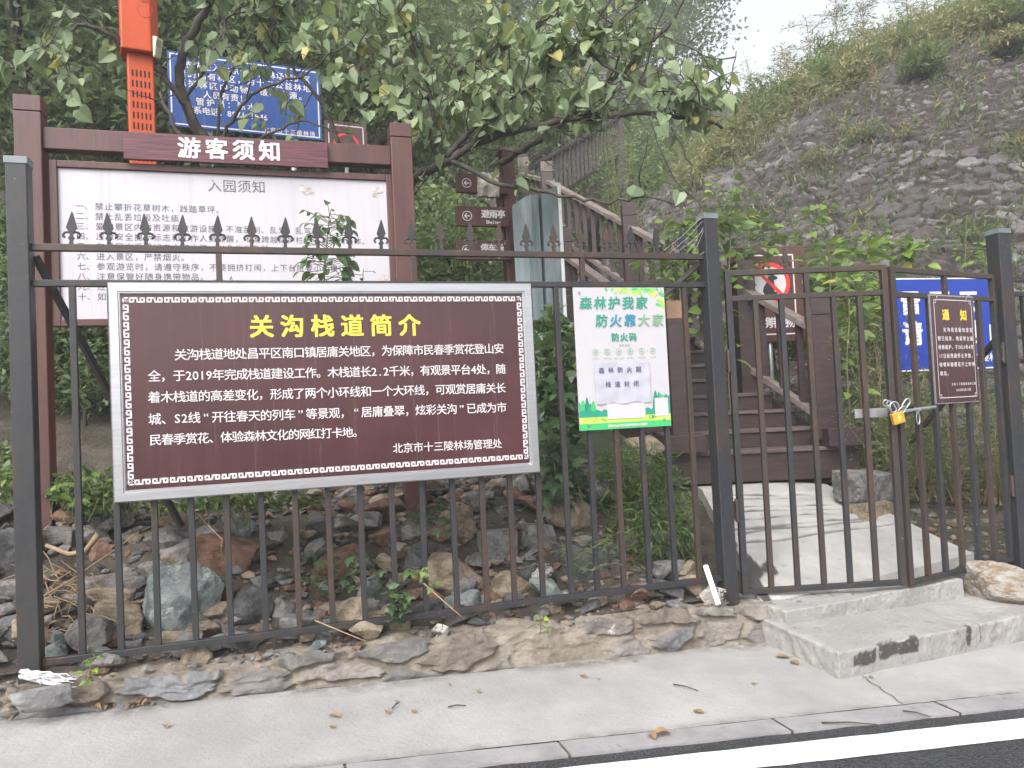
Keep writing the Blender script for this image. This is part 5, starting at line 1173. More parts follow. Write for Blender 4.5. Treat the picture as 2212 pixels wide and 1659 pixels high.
# ------------------------------------------------------------------ the redbud tree over the fence
def walk(p, d, L, n, r, wob=.25, lift=0.0):
    pts = [np.array(p)]; d = np.array(d, float); d /= np.linalg.norm(d)
    for i in range(n):
        d = d + r.normal(size=3) * wob + np.array([0, 0, lift]); d /= np.linalg.norm(d); pts.append(pts[-1] + d * L / n)
    return pts
def polyline(pix, d0, d1):
    n = len(pix); return [W(x, y, d0 + (d1 - d0) * i / (n - 1)) for i, (x, y) in enumerate(pix)]
def smoothpts(pts, k=3):
    pts = [np.array(p) for p in pts]
    out = []
    for i in range(len(pts) - 1):
        p0, p1, p2, p3 = pts[max(i - 1, 0)], pts[i], pts[i + 1], pts[min(i + 2, len(pts) - 1)]
        for j in range(k):
            t = j / k; out.append(.5 * ((2 * p1) + (p2 - p0) * t + (2 * p0 - 5 * p1 + 4 * p2 - p3) * t * t + (3 * p1 - p0 - 3 * p2 + p3) * t ** 3))
    return out + [pts[-1]]
def branchtree(name, label, limbs, mat_leaf, twigs, leafsize, seed, keep=None, kind='heart', per=6, base=None, group=None, tl=(.3, .8)):
    r = np.random.default_rng(seed); allp = [p for l in limbs for p in l[0]]
    b0 = limbs[0][0][0] if base is None else base
    root = thing(name, label, 'tree', (b0[0], b0[1], ztw(b0)), 0, group)
    LP, LD, LS = [], [], []; tw = MB()
    for pts, r0, r1, dens in limbs:
        P = smoothpts(pts, 4); n = len(P); mb = MB(); wig = [p + r.normal(size=3) * .008 for p in P]
        rad = [r0 + (r1 - r0) * i / (n - 1) for i in range(n)]; mb.tube(wig, rad, 9); part('limb', mb, BARK, root, smooth=True)
        seg = np.linalg.norm(np.diff(P, axis=0), axis=1).sum()
        for k in range(int(seg * twigs * dens)):
            i = min(n - 2, int((.12 + .88 * r.random() ** .8) * (n - 1))); p = wig[i]; ax = wig[i + 1] - wig[i]; ax = ax / (np.linalg.norm(ax) + 1e-9)
            d = ax * .5 + r.normal(size=3) * [.75, .6, .7] + [0, 0, .25]; L = r.uniform(*tl); q = walk(p, d, L, 7, r, .2, .015)
            if keep and not keep(q[-1]): continue
            tw.tube(q, [.007 - .005 * j / 7 for j in range(8)], 5)
            subs = [q]
            for _ in range(r.integers(1, 4)):
                j = r.integers(2, 6); s = walk(q[j], q[j + 1] - q[j] + r.normal(size=3) * .12, L * r.uniform(.3, .6), 5, r, .22, .0); tw.tube(s, [.004 - .0025 * m / 5 for m in range(6)], 4); subs.append(s)
            for s in subs:
                for _ in range(r.poisson(per)):
                    j = r.integers(1, len(s)); pt = s[j] + (s[j - 1] - s[j]) * r.random(); dd = r.normal(size=3) * [.6, .6, .25]; dd = dd / np.linalg.norm(dd); st = pt + dd * .03 + [0, 0, -.012]
                    if keep and not keep(st): continue
                    tw.tube([pt, st], .0013, 3, caps=False); LP.append(st); LD.append(dd * .8 + [0, 0, -.6]); LS.append(leafsize * r.uniform(.45, 1.3))
    part('twigs', tw, BARK, root)
    mb = MB(); leaves(mb, LP, LD, LS, kind, .15, .7, 0, seed); part('crown', mb, mat_leaf, root)
    return root
def pix(p):
    q = np.array([p[0], p[1], p[2] - EYE]); d = q @ fwd; return 1106 + FPX * (q @ rgt) / d, 829.5 - FPX * (q @ upv) / d
def keep_main(p):
    x, y = pix(p)
    if x > 1500 and y > 300 and x < 1545: return y < 600 and rnd.random() < .6
    if x > 1600 or x < 330: return False
    if 1450 < x and y < 120: return False
    low = 330 if x < 900 else 300 if x < 1000 else 290 if x < 1200 else 270
    if 900 < x < 1500 and y < 450 and rnd.random() < .16: return True
    if x < 700 and y > 110 and rnd.random() < .72: return False
    return y < low
d1, d2 = 5.9, 6.1
base = W(905, 700, 6.0)
limbs = [
 (polyline([(870, 640), (880, 500), (885, 400), (905, 378), (960, 350), (1010, 318), (1060, 298), (1150, 275), (1230, 257), (1330, 248), (1420, 245), (1500, 255), (1560, 275)], 6.0, 5.7), .045, .012, 1.0),
 (polyline([(975, 345), (1010, 362), (1060, 390), (1110, 405), (1180, 412), (1240, 428), (1320, 434), (1380, 425), (1450, 440)], 5.9, 5.6), .022, .006, .35),
 (polyline([(1080, 355), (1130, 320), (1200, 280), (1260, 225), (1330, 170), (1400, 100), (1470, 20), (1500, -40)], 6.3, 6.0), .03, .012, 1.2),
 (polyline([(965, 338), (1000, 300), (1050, 250), (1110, 210), (1180, 160), (1250, 100), (1330, 50), (1420, -20)], 5.9, 5.5), .024, .008, 1.3),
 (polyline([(960, 345), (935, 320), (925, 270), (930, 200), (900, 120), (880, 40), (870, -30)], 5.9, 5.6), .018, .006, 1.3),
 (polyline([(790, 340), (830, 300), (880, 260), (905, 235), (960, 180), (1030, 130), (1120, 90), (1200, 20), (1240, -50)], 6.6, 6.2), .04, .012, 1.3),
 (polyline([(840, 335), (870, 285), (920, 215), (1000, 170), (1100, 150), (1200, 130), (1300, 110), (1400, 60)], 6.9, 6.9), .035, .01, 1.2),
 (polyline([(740, 320), (690, 215), (640, 160), (600, 100), (560, 20), (540, -40)], 6.5, 6.2), .02, .007, .8),
 (polyline([(1250, 100), (1320, 150), (1400, 190), (1480, 210), (1540, 240)], 5.6, 5.5), .014, .005, 1.6),
 (polyline([(1410, 246), (1452, 280), (1484, 340), (1502, 410), (1508, 470), (1530, 545)], 5.65, 5.4), .010, .004, .5),
 (polyline([(1480, 250), (1530, 225), (1575, 180), (1590, 110)], 5.8, 5.9), .010, .004, 1.6),
 (polyline([(900, 235), (840, 200), (790, 150), (760, 90), (730, 10)], 6.4, 6.0), .014, .005, 1.5)]
branchtree('redbud_tree', 'redbud tree with heart shaped leaves spreading its dark branches over the fence', limbs, L_RED, 14, .104, 21, keep_main, base=base, per=2.7)
def keep_left(p):
    x, y = pix(p)
    if 255 < x < 365: return False
    if x > 760: return False
    if 340 < x < 720 and 100 < y and rnd.random() < .3: return False
    return y < 300
limbs2 = [
 (polyline([(440, 420), (445, 310), (420, 270), (396, 215), (388, 150), (405, 90), (440, 30), (470, -40)], 6.5, 6.3), .05, .03, .5),
 (polyline([(442, 300), (410, 240), (372, 190), (340, 150), (280, 110), (230, 70), (170, 55), (120, 100), (70, 150), (20, 145)], 6.4, 5.6), .03, .008, .8),
 (polyline([(475, 300), (500, 260), (545, 205), (600, 180), (660, 160), (710, 120), (760, 90)], 6.3, 6.0), .018, .005, .8),
 (polyline([(430, 320), (390, 290), (360, 235), (345, 200)], 6.6, 6.9), .025, .01, .3),
 (polyline([(396, 215), (440, 160), (480, 70), (500, 30), (560, -10)], 6.4, 6.2), .016, .006, 1.0),
 (polyline([(560, 300), (600, 280), (650, 260), (700, 275), (760, 290)], 6.2, 6.2), .012, .005, .5),
 (polyline([(470, 310), (480, 200), (520, 120), (560, 60), (640, 10)], 6.6, 6.4), .014, .006, 1.0)]
branchtree('redbud_tree', 'sparser redbud tree with crooked dark stems between the orange column and the blue sign', limbs2, L_RED, 10, .11, 33, keep_left, per=2.4)

# ------------------------------------------------------------------ woodland on the slope
def bushy(n, R, r, shell=.55, clump=.32, flat=1.0, clumps=26):
    """leaf positions gathered in clumps inside an ellipsoid"""
    c = rdir(clumps, r) * (r.uniform(.25, 1, (clumps, 1)) ** .5); c = c * np.array(R) * (1 - clump * .5)
    k = r.integers(0, clumps, n); p = c[k] + r.normal(size=(n, 3)) * np.array(R) * clump * .55 * np.array([1, 1, .7 * flat]); return p
def tree_proto(name, H, R, nleaf, lsize, lm, seed, kind='rhomb', trunk=.10, lean=.1, clump=.32, clumps=26, zc=.62):
    r = np.random.default_rng(seed); root = thing(name, 'x', 'tree', (0, 0, 0))
    mb = MB(); top = np.array([lean * H, 0, H * .85]); tp = [np.array([0, 0, -.5]), np.array([lean * .3 * H, .02 * H, H * .3]), np.array([lean * .7 * H, -.02 * H, H * .6]), top]; tp = smoothpts(tp, 3)
    mb.tube(tp, [trunk * (1 - .8 * i / (len(tp) - 1)) for i in range(len(tp))], 7)
    for k in range(9):
        i = r.integers(3, len(tp) - 1); q = walk(tp[i], r.normal(size=3) * [1, 1, .3] + [0, 0, .5], max(R) * r.uniform(.6, 1.0), 5, r, .2, .05); mb.tube(q, [trunk * .4 * (1 - .85 * j / 5) for j in range(6)], 5)
    part('trunk', mb, BARK, root, smooth=True)
    P = bushy(nleaf, R, r, clump=clump, clumps=clumps) + np.array([lean * .6 * H, 0, H * zc]); P = P[P[:, 2] > .05 * H]
    mb = MB(); leaves(mb, P, rdir(len(P), r) * [1, 1, .6], lsize * r.uniform(.6, 1.3, len(P)), kind, .35, .8, 0, seed); part('crown', mb, lm, root)
    return root
PROT = {
 'dark': tree_proto('broadleaf_tree', 6.5, (2.3, 2.3, 2.9), 9000, .13, L_DARK, 1),
 'mid': tree_proto('broadleaf_tree', 6.0, (2.2, 2.2, 2.7), 9000, .125, L_MID, 2, lean=-.08),
 'pale': tree_proto('broadleaf_tree', 5.2, (1.9, 1.9, 2.3), 7000, .11, L_PALE, 3),
 'bush': tree_proto('leafy_bush', 1.9, (1.1, 1.1, .95), 4200, .085, L_MID, 4, trunk=.03, zc=.45, clumps=18),
 'dbush': tree_proto('leafy_bush', 1.9, (1.15, 1.15, .95), 4200, .09, L_DARK, 5, trunk=.03, zc=.45, clumps=18),
 'pbush': tree_proto('leafy_bush', 1.7, (1.0, 1.0, .85), 3600, .075, L_PALE, 6, trunk=.03, zc=.45, clumps=16)}
LAB = {'dark': ('dark green broadleaf tree in the wood on the slope behind the signs', 'dark trees of the wooded slope'), 'mid': ('mid green broadleaf tree in the wood on the slope behind the signs', 'green trees of the wooded slope'),
       'pale': ('pale green broadleaf tree in the wood on the slope behind the signs', 'pale trees of the wooded slope'), 'bush': ('mid green leafy bush in the undergrowth on the wooded slope', 'green bushes on the wooded slope'),
       'dbush': ('dark leafy bush in the undergrowth on the wooded slope', 'dark bushes on the wooded slope'), 'pbush': ('pale yellowish bush in the undergrowth on the wooded slope', 'pale bushes on the wooded slope')}
used = set()
def plant(kind, x, d, sc=1.0, dz=0.0, label=None, group=None):
    """x: photo column, d: distance; stands on the terrain"""
    p = W(x, 860, d); z = ztw(p) + dz
    M = Matrix.Translation((p[0], p[1], z)) @ Matrix.Rotation(rnd.uniform(0, 6.28), 4, 'Z') @ Matrix.Scale(sc * rnd.uniform(.92, 1.08), 4)
    o = PROT[kind]
    if kind in used: o = copytree(o, M)
    else: used.add(kind); o.matrix_basis = M
    o['label'] = label or LAB[kind][0]; o['group'] = group or LAB[kind][1]; o['category'] = 'tree' if kind in ('dark', 'mid', 'pale') else 'bush'; return o
for x, d, k, s in ((-60, 9.5, 'dark', 1), (90, 8.6, 'dark', .9), (240, 9.8, 'dark', 1.0), (180, 12.5, 'dark', 1.2), (20, 13, 'mid', 1.2), (420, 11.5, 'dark', 1.05), (560, 10.2, 'mid', .85), (680, 12, 'dark', 1.1), (520, 14.5, 'dark', 1.3), (350, 15.5, 'mid', 1.4),
                   (790, 13.2, 'pale', 1.0), (880, 15.5, 'pale', 1.2), (1000, 14.5, 'pale', 1.05), (1080, 18, 'pale', 1.4), (1180, 20, 'pale', 1.5), (960, 19, 'dark', 1.5), (760, 18, 'mid', 1.5), (620, 19, 'mid', 1.6), (420, 20, 'dark', 1.6), (240, 20, 'mid', 1.6), (60, 19, 'dark', 1.5), (-120, 16, 'dark', 1.4),
                   (1290, 21, 'mid', 1.5), (1380, 19.5, 'mid', 1.2), (1450, 22, 'pale', 1.5), (1530, 21, 'mid', 1.35), (1480, 25, 'mid', 1.7), (1350, 27, 'dark', 1.8), (1180, 27, 'mid', 1.9), (1000, 27, 'mid', 1.9), (820, 27, 'pale', 1.9), (640, 28, 'dark', 1.9), (450, 28, 'mid', 2.0), (250, 28, 'dark', 2), (30, 28, 'mid', 2),
                   (1250, 36, 'mid', 2.2), (1000, 37, 'pale', 2.3), (750, 38, 'mid', 2.3), (480, 38, 'dark', 2.4), (200, 38, 'mid', 2.4), (-80, 30, 'dark', 2.2), (1440, 34, 'mid', 1.9), (1535, 27, 'pale', 1.1), (1555, 32, 'mid', .9), (1500, 38, 'mid', 1.7)):
    plant(k, x, d, s)
for x, d, k, s in ((40, 6.9, 'dbush', .8), (180, 6.6, 'dbush', .75), (330, 7.2, 'dbush', .9), (30, 8.2, 'bush', 1), (500, 8.4, 'bush', .9), (640, 8.6, 'dbush', 1), (760, 8.8, 'pbush', .9), (850, 7.8, 'bush', .8), (930, 8.2, 'bush', .9), (1000, 9.0, 'bush', 1.0), (950, 7.2, 'bush', .6), (1040, 7.6, 'bush', .6), (1060, 8.6, 'dbush', .8),
                   (880, 10.5, 'pbush', 1.2), (1010, 11, 'bush', 1.2), (1110, 11.5, 'dbush', 1.0), (700, 10.5, 'pbush', 1.2), (560, 12, 'pbush', 1.2), (280, 8.2, 'bush', 1.0), (150, 9.2, 'pbush', 1.0), (1380, 14, 'bush', 1.2), (1450, 13, 'pbush', 1.1), (1330, 15.5, 'bush', 1.4), (1280, 17, 'bush', 1.4), (1480, 16, 'bush', 1.4), (1420, 17.5, 'pbush', 1.4),
                   (1500, 15, 'bush', 1.2), (1240, 14.5, 'dbush', 1.1), (1400, 11.2, 'bush', .8), (1130, 16, 'pbush', 1.3), (1060, 13.5, 'bush', 1.2), (1350, 12.2, 'bush', .75), (1460, 11.0, 'bush', .7)):
    plant(k, x, d, s)

# ------------------------------------------------------------------ saplings and undergrowth nearer the fence
def sapling(name, label, pts, n, lsize, lm, kind, seed, spread=.16, group=None, rad=.006, droop=.4, stemm=STEM, cat='plant', branch=0):
    r = np.random.default_rng(seed); P = smoothpts(pts, 5); root = thing(name, label, cat, P[0], 0, group); mb = MB(); mb.tube(P, [rad * (1 - .6 * i / len(P)) for i in range(len(P))], 6)
    lines = [P]
    for _ in range(branch):
        i = r.integers(len(P) // 4, len(P) - 2); q = walk(P[i], r.normal(size=3) * [1, .7, .2] + [0, 0, .35], r.uniform(.25, .55), 5, r, .15, .03); mb.tube(q, [rad * .55 * (1 - .6 * j / 5) for j in range(6)], 5); lines.append(q)
    LP, LD, LS = [], [], []
    for l in lines:
        m = max(3, int(n * len(l) / len(P)))
        for k in range(m):
            u = .25 + .75 * (k + r.random() * .5) / m; i = min(len(l) - 2, int(u * (len(l) - 1))); p = l[i] + (l[i + 1] - l[i]) * r.random(); a = k * 2.4 + r.normal() * .4; d = np.array([math.cos(a), math.sin(a), .15 + .25 * r.normal()])
            e = p + d * spread * r.uniform(.25, .6); mb.tube([p, e], .0022, 4, caps=False); LP.append(e); LD.append(d); LS.append(lsize * r.uniform(.55, 1.25) * (1.15 - .4 * u))
    part('stem', mb, stemm, root, smooth=True); mb = MB(); leaves(mb, LP, LD, LS, kind, droop, .6, 0, seed); part('foliage', mb, lm, root); return root
SP = [((1585, 350), (1578, 520), (1570, 720), 7.7), ((1640, 455), (1655, 560), (1660, 720), 8.7), ((1745, 468), (1735, 560), (1730, 700), 8.6), ((1790, 540), (1795, 600), (1790, 720), 7.3), ((1880, 455), (1868, 560), (1850, 720), 7.5), ((1930, 500), (1920, 600), (1905, 740), 7.7), ((1555, 400), (1545, 520), (1530, 700), 7.9), ((1990, 545), (1985, 640), (1980, 760), 7.6), ((2088, 465), (2085, 560), (2080, 700), 7.9), ((1500, 400), (1510, 500), (1520, 640), 8.6), ((1830, 600), (1835, 690), (1830, 800), 7.0), ((1442, 452), (1446, 540), (1450, 640), 8.8), ((1478, 470), (1474, 560), (1470, 660), 8.4), ((1612, 405), (1606, 520), (1600, 700), 8.0), ((1695, 500), (1700, 600), (1700, 720), 8.9), ((1840, 500), (1838, 600), (1835, 740), 8.1)]
SL_ = ['tallest mulberry sapling with bright leaves rising just right of the tall square post', 'mulberry sapling standing above the no dogs sign, left one of its pair', 'mulberry sapling standing above the no dogs sign, right one of its pair', 'low mulberry sapling at the right edge of the no dogs sign', 'broad mulberry sapling in front of the embankment, left of the gate gap', 'mulberry sapling right of the broad one in front of the embankment', 'yellowing mulberry sapling just behind the tall square post', 'short mulberry sapling above the blue thunderstorm sign', 'narrow leafy sapling left of the right gate post', 'thin mulberry sapling at the lower left end of the embankment', 'small mulberry shoot beside the right newel post', 'mulberry sapling behind the stair rail, leftmost against the embankment', 'mulberry sapling behind the lower end of the stair rail', 'tall mulberry sapling just right of the tallest one', 'mulberry sapling behind the top of the no dogs sign', 'mulberry sapling behind the broad one at the foot of the embankment']
for i, ((a, b, c, d), lab) in enumerate(zip(SP, SL_)):
    base = W(*c, d); base[2] = min(base[2], ztw(base) + 0.0) if i not in (9,) else base[2]; sapling('mulberry_sapling', lab, [base, W(*c, d), W(*b, d + .05), W(*a, d)], 36, .165 if i != 8 else .10, L_YEL, 'ovate' if i != 8 else 'rhomb', 50 + i, .2, rad=.009, branch=4 if i in (2, 4, 5, 6, 8) else 2)
for x, y, d, n in ((1680, 640, 9.7, 'x'), (1780, 660, 9.2, 'x'), (1900, 640, 9.0, 'x')):
    p = W(x, y, d); plant('bush', x, d, .62, p[2] - .7 - ztw(p), 'low bush of small green leaves in front of the stone embankment', 'bushes at the foot of the embankment')
# seedling in front of the white panel
def fpt(x, y, t): q = fen(x, y, t); return fw(q[0], t, q[2])
sapling('privet_seedling', 'leafy green seedling in front of the white notice panel', [fpt(705, 760, .45), fpt(700, 620, .45), fpt(705, 540, .45), fpt(712, 462, .45)], 110, .085, L_IVY, 'ovate', 71, .26, rad=.006, branch=0, droop=.9)
sapling('privet_seedling', 'short seedling just showing above the sign frame, right of the taller seedling', [fpt(780, 760, .5), fpt(782, 650, .5), fpt(785, 580, .5)], 9, .07, L_IVY, 'ovate', 72, .1, rad=.004)
sapling('privet_seedling', 'two broad leaves of a seedling peeping over the sign frame below the middle finials', [fpt(500, 720, .3), fpt(500, 640, .3), fpt(497, 597, .3)], 6, .09, L_IVY, 'ovate', 73, .1, rad=.004)
sapling('leafy_shoot', 'green shoot with lobed leaves growing through the bars in front of the broad tan boulder', [fpt(880, 1270, .1), fpt(895, 1240, .0), fpt(905, 1235, -.05), fpt(940, 1270, -.05)], 16, .055, L_WEED, 'lobed', 74, .06, rad=.003)
sapling('weed_seedling', 'small bright weed rooted in the wall face under the fence', [W(1168, 1368, 4.3), W(1168, 1345, 4.3), W(1165, 1325, 4.3)], 9, .055, L_YEL, 'ovate', 75, .05, rad=.003)
sapling('weed_seedling', 'yellow green weed growing from the wall near the white cloth', [W(195, 1505, 3.62), W(190, 1470, 3.62), W(198, 1430, 3.66), W(205, 1418, 3.68)], 15, .06, L_YEL, 'ovate', 76, .05, rad=.003)
sapling('weed_seedling', 'flat green weed rosette at the foot of the stone wall', [W(352, 1545, 3.78), W(352, 1538, 3.8), W(353, 1530, 3.82)], 14, .06, L_WEED, 'narrow', 77, .05, rad=.003)
sapling('weed_seedling', 'feathery green weed hanging at the right end of the rubble heap', [fpt(1245, 1290, .15), fpt(1235, 1230, .1), fpt(1215, 1180, .1)], 26, .06, L_IVY, 'narrow', 78, .08, rad=.003, branch=6)
sapling('weed_seedling', 'round leaved seedling with a pair of pale leaves beside the notice board post', [W(122, 1090, 4.7), W(122, 1060, 4.7), W(124, 1030, 4.7)], 4, .12, L_YEL, 'heart', 79, .06, rad=.003)
# leafy climbers and weeds behind the bars
def clump(name, label, pts, lm, kind, lsize, seed, group=None, cat='weed', droop=.2, stems=True):
    pts = np.array(pts); r = np.random.default_rng(seed); c = pts.mean(0); root = thing(name, label, cat, (c[0], c[1], pts[:, 2].min()), 0, group)
    if stems:
        mb = MB()
        for i in r.choice(len(pts), min(60, len(pts)), False):
            b = pts[i] + [r.normal() * .05, r.normal() * .05, -.06 - .1 * r.random()]; mb.tube([b, (b + pts[i]) / 2 + r.normal(size=3) * .02, pts[i]], [.003, .0025, .0015], 4)
        part('stems', mb, STEM, root)
    mb = MB(); d = rdir(len(pts), r) * [1, 1, .7] + [0, -.35, .15]; leaves(mb, pts, d, lsize * r.uniform(.55, 1.3, len(pts)), kind, droop, .6, 0, seed); part('foliage', mb, lm, root); return root
def blob(x, y, wx, wy, d, wd, n, seed):
    r = np.random.default_rng(seed); q = rdir(n, r) * r.random((n, 1)) ** .4; return [W(x + a * wx, y + b * wy, d + c * wd) for a, c, b in q]
clump('climbing_ivy', 'broad leaved ivy hanging beside the big sign below the metal sheet', blob(1200, 850, 60, 190, 6.0, .35, 330, 1), L_IVY, 'lobed', .13, 81)
clump('climbing_ivy', 'lower ivy tangle beside the brown leaning boulder', blob(1205, 1010, 55, 110, 5.6, .3, 160, 2), L_IVY, 'lobed', .11, 82)
clump('weed_clump', 'fine leaved green weeds hanging over the rubble behind the poster, upper mass', blob(1370, 1045, 110, 90, 5.9, .4, 1900, 3), L_WEED, 'narrow', .085, 83)
clump('weed_clump', 'fine leaved green weeds between the heap and the tall post, lower mass', blob(1390, 1170, 95, 100, 5.5, .3, 1900, 4), L_WEED, 'narrow', .075, 84)
clump('weed_clump', 'thin weeds against the left edge of the ramp beside the tall post', blob(1475, 1150, 40, 110, 5.5, .25, 600, 5), L_WEED, 'narrow', .07, 85)
clump('undergrowth', 'low green undergrowth behind the rubble right of the left post', blob(190, 1065, 110, 55, 4.95, .3, 620, 6), L_WEED, 'ovate', .06, 86)
clump('undergrowth', 'undergrowth at the left edge beyond the left post', blob(10, 1050, 60, 100, 5.2, .4, 480, 7), L_WEED, 'ovate', .065, 87)
clump('undergrowth', 'strip of green undergrowth along the bottom edge of the big sign', blob(480, 1080, 240, 26, 4.9, .25, 520, 8), L_WEED, 'ovate', .055, 88)
clump('ivy_patch', 'ivy creeping over the red brown boulder in the middle of the heap', blob(740, 1235, 130, 60, 4.5, .12, 150, 9), L_IVY, 'lobed', .05, 89, stems=False)
clump('ivy_patch', 'ivy leaves beside the flat pinkish stone', blob(860, 1310, 40, 40, 4.35, .08, 60, 10), L_IVY, 'lobed', .055, 90, stems=False)
clump('ivy_patch', 'ivy leaves high in the heap above the broad tan boulder', blob(940, 1110, 60, 45, 4.9, .12, 70, 11), L_IVY, 'lobed', .055, 91, stems=False)
clump('weed_clump', 'low weeds scattered on the bare soil right of the ramp', [fw(a, b, float(zt(a, b)) + .04 + .08 * c) for a, b, c in np.random.default_rng(4).uniform([6.1, .2, 0], [8.0, 2.4, 1], (420, 3))], L_FEATH, 'narrow', .07, 92)
# feathery shrubs behind the gate
def feather(label, x, yb, yt, d, wpx, n, seed, lm=L_FEATH, group=None):
    r = np.random.default_rng(seed); base = W(x, yb, d); base[2] = min(base[2], ztw(base) + .05); root = thing('feathery_shrub', label, 'shrub', base, 0, group); mb = MB(); LP, LD = [], []
    for k in range(16):
        e = W(x + wpx * r.uniform(-1, 1), yt + (yb - yt) * r.random() ** 1.6 * .7, d + r.normal() * .3); q = smoothpts([base + r.normal(size=3) * [.08, .08, 0], (base + e) / 2 + r.normal(size=3) * .08, e], 5); mb.tube(q, [.007 * (1 - .8 * i / len(q)) for i in range(len(q))], 5)
        for _ in range(n // 16):
            i = r.integers(2, len(q)); s = r.normal(size=3) * [1, 1, .6]; s /= np.linalg.norm(s); LP.append(q[i] + s * r.random() * .20); LD.append(s + [0, 0, .3])
    part('stems', mb, DRYSTEM, root); mb = MB(); leaves(mb, LP, LD, .05 * r.uniform(.6, 1.5, len(LP)), 'narrow', .0, .8, 0, seed); part('foliage', mb, lm, root)
for i, (x, yb, yt, d, wp, n, lab) in enumerate(((1880, 1050, 640, 7.4, 65, 3400, 'tall feathery shrub between the newel post and the blue sign'), (1950, 1060, 780, 7.0, 60, 2600, 'feathery shrub below the left end of the blue sign'), (2040, 1080, 800, 7.0, 70, 2600, 'feathery shrub with reddish sprays behind the padlock'), (2130, 1080, 830, 7.0, 60, 2400, 'feathery shrub with yellow leaves behind the right gate leaf'), (1860, 960, 840, 7.2, 40, 1500, 'low dark shrub at the foot of the right newel'), (2200, 1090, 840, 7.2, 60, 2200, 'feathery shrub at the right edge behind the gate post'), (1990, 860, 600, 8.3, 70, 2600, 'feathery shrub standing behind the blue thunderstorm sign'), (1345, 500, 285, 11.3, 75, 9000, 'dark needle leaved shrub beside the upper stair rail'), (1800, 900, 700, 7.9, 50, 1800, 'feathery shrub behind the right newel post'))):
    feather(lab, x, yb, yt, d, wp, n, 100 + i, L_MID if 'dark' in lab else L_FEATH)
# ------------------------------------------------------------------ vegetation of the embankment
def emb_pt(x, d): p = W(x, 860, d); return p[0], p[1], float(ez(p[0], p[1])) + EYE
def emb_ray(x, y):
    v = ray(x, y); k = 7.0
    while k < 19:
        q = v * k
        if q[2] <= float(ez(q[0], q[1])) and q[2] > -.6: return np.array([q[0], q[1], q[2] + EYE])
        k += .05
    return None
r = np.random.default_rng(5); LP = []; LD = []
GP = []
for k in range(2200):                         # the grassy rim along the skyline
    x = r.uniform(1470, 2300); y = np.interp(x, [1470, 1600, 1750, 1900, 2050, 2212, 2300], [400, 285, 190, 116, 60, 14, -10]) + abs(r.normal()) * 30 + 2 - 14
    p = emb_ray(x, y)
    if p is None:
        d = 16.9 - (x - 1490) * .0024; p = np.array(emb_pt(x, d + r.uniform(-.3, 1.2)))
    GP.append(p)
GP = np.array(GP); D = r.normal(size=(len(GP), 3)) * .4 + [0, -.1, .9]; mb = MB(); leaves(mb, GP - [0, 0, .05], D, r.uniform(.12, .4, len(GP)), 'blade', 0, .9, 0, 1)
SB = MB(); LP = []; LD = []
for p in GP:
    h = r.uniform(.15, .8) * (1.5 if r.random() < .12 else .8); e = p + np.array([r.normal() * .15, r.normal() * .15, h]); SB.tube([p, (p + e) / 2 + r.normal(size=3) * .03, e], [.004, .003, .001], 3, 1, False)
    for _ in range(14):
        q = p + (e - p) * r.uniform(.2, 1); d_ = r.normal(size=3) * [1, 1, .5]; d_ /= np.linalg.norm(d_); LP.append(q + d_ * r.random() * .14); LD.append(d_ + [0, 0, .25])
leaves(mb, LP, LD, r.uniform(.06, .16, len(LP)), 'narrow', 0, .8, 0, 8)
for V_, F_ in ((np.concatenate(SB.v), SB.f),): mb.add(V_, F_, 1)
solo('rim_grass', mb, [L_RIM, DRYSTEM], 'tall browning grass along the rim of the embankment', 'grass', kind='stuff')
GP = []
for k in range(4200):
    x, y = r.uniform(1500, 2330), r.uniform(20, 760)
    n_ = vnoise(np.array([x / 60, y / 45, 3.0]))
    if n_ < .47: continue
    p = emb_ray(x, y)
    if p is not None:
        for j in range(4): GP.append(p + r.normal(size=3) * .10)
GP = np.array(GP); D = r.normal(size=(len(GP), 3)) * .6 + [-.1, -.4, .6]; mb = MB(); leaves(mb, GP, D, r.uniform(.06, .20, len(GP)), 'narrow', 0, .9, 0, 2)
solo('embankment_weeds', mb, L_FEATH, 'small weeds and grass tufts growing between the stones of the embankment', 'weeds', kind='stuff')
def tuft(x, y, w_, h_, lm, lab, seed, n=900, sz=.13):
    p = emb_ray(x, y)
    if p is None: return
    d = p[1]; r = np.random.default_rng(seed); q = rdir(n, r) * r.random((n, 1)) ** .45; q[:, 2] = np.abs(q[:, 2]); pts = p + q * [w_ / FPX * d, .5, h_ / FPX * d] + [0, -.1, 0]
    clump('rim_shrub', lab, pts, lm, 'narrow', sz, seed, 'shrubs along the embankment rim' if 'thicket' in lab else None, cat='shrub', droop=-.3, stems=True)
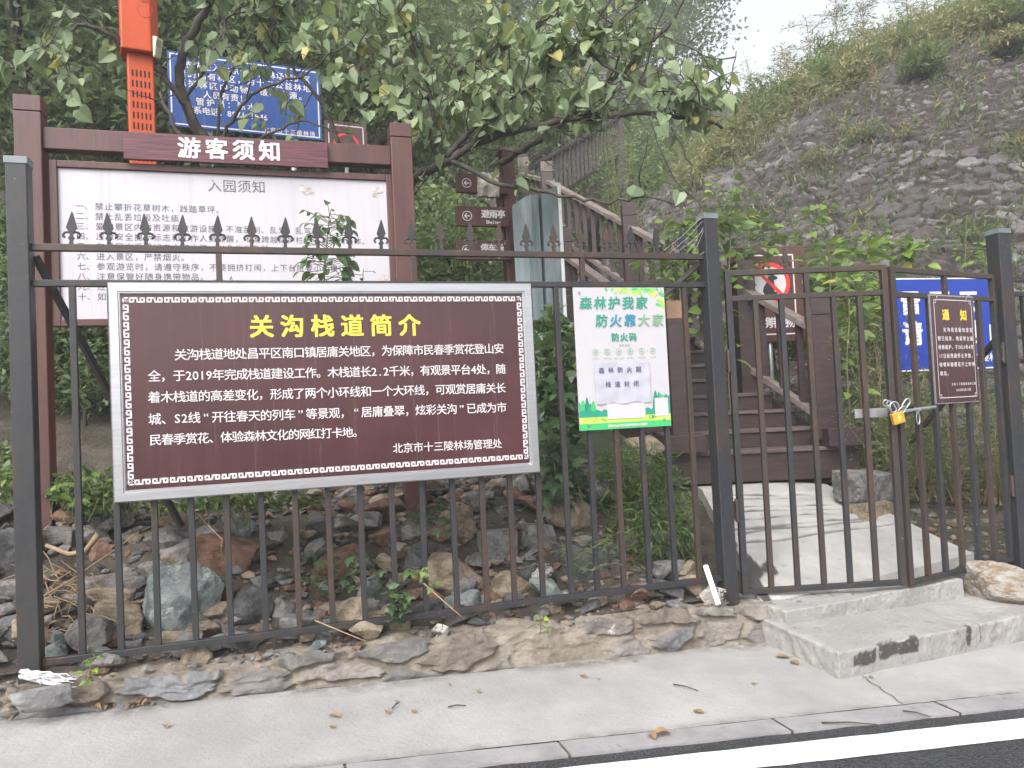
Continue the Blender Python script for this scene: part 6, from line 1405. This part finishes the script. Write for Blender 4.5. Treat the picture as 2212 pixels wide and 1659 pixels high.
for i, (x, y, a, b, lm, lab) in enumerate(((1990, 165, 55, 70, L_GRASS, 'yellow green shrub sitting on the upper face of the embankment'), (1560, 290, 70, 90, L_MID, 'shrub at the lower left end of the embankment rim'), (1640, 250, 60, 80, L_GRASS, 'green shrub on the rim right of the sky gap'), (1710, 200, 55, 75, L_BROWN, 'browning shrub on the rim below the sky'), (1790, 160, 60, 85, L_GRASS, 'tall grassy shrub on the middle of the rim'), (1870, 115, 60, 80, L_BROWN, 'pale brown shrub on the rim right of the middle'), (2160, 60, 60, 75, L_GRASS, 'leafy green shrub at the top right of the embankment'), (2180, 110, 60, 40, L_BROWN, 'orange brown patch of shrub under the top right green shrub'), (1850, 300, 30, 30, L_BROWN, 'small orange tuft on the embankment face'), (1940, 305, 26, 26, L_BROWN, 'reddish tuft on the embankment face'), (1880, 300, 20, 30, L_DARK, 'small dark green tuft on the embankment face'), (1755, 350, 34, 24, L_BROWN, 'orange leaved tuft low on the embankment face'), (2170, 330, 40, 30, L_FEATH, 'grey green tuft on the right of the embankment face'), (2270, 300, 30, 40, L_FEATH, 'tuft at the right edge of the embankment'), (2100, 520, 40, 40, L_GRASS, 'grass tuft hanging on the lower embankment face'))):
    tuft(x, y, a, b, lm, lab, 200 + i, 700 if a > 40 else 200, .17 if a > 40 else .1)
for i in range(26):                          # more shrubs crowding the rim
    x = 1490 + 30 * i + rnd.uniform(-12, 12); y = np.interp(x, [1470, 1600, 1750, 1900, 2050, 2212, 2300], [400, 285, 190, 116, 60, 14, -10]) + rnd.uniform(4, 34)
    tuft(x, y, rnd.uniform(28, 50), rnd.uniform(30, 70), rnd.choice([L_RIM, L_GRASS, L_MID, L_RIM]), 'low mixed shrub in the thicket along the rim of the embankment', 400 + i, 420, .15)
def whip(x, h, seed, lab):
    d = 16.9 - (x - 1490) * .0024 + .4; p = np.array(emb_pt(x, d)); sapling('rim_sapling', lab, [p - [0, 0, .1], p + [.05, 0, h * .5], p + [.1 * (seed % 3 - 1), 0, h]], 60, .11, L_MID, 'narrow', seed, .3, None, .012, 0, DRYSTEM, 'sapling', branch=9)
for i, (x, h, lab) in enumerate(((1662, 1.3, 'thin sapling against the sky at the left of the rim'), (1790, 1.5, 'tall thin sapling in the middle of the rim'), (1850, 1.6, 'tallest thin sapling on the rim against the sky'), (1910, 1.4, 'thin sapling on the rim near the top edge'), (2010, 1.3, 'thin brown sapling on the rim near the top right'), (1730, 1.0, 'short sapling beside the sky gap on the rim'))): whip(x, h, 300 + i, lab)

# ------------------------------------------------------------------ hazy air
m = bpy.data.materials.new('hazy_air'); m.use_nodes = True; nt = m.node_tree; nt.nodes.clear(); out = N(nt, 'ShaderNodeOutputMaterial'); pv = N(nt, 'ShaderNodeVolumePrincipled')
pv.inputs['Color'].default_value = (.9, .92, .95, 1); pv.inputs['Density'].default_value = HAZE; pv.inputs['Anisotropy'].default_value = .2; nt.links.new(pv.outputs[0], out.inputs['Volume'])
mb = MB(); mb.box((-95, -20, -4), (95, 95, 60)); solo('haze', mb, m, 'thin pale haze hanging in the air over the slope', 'haze', kind='stuff')
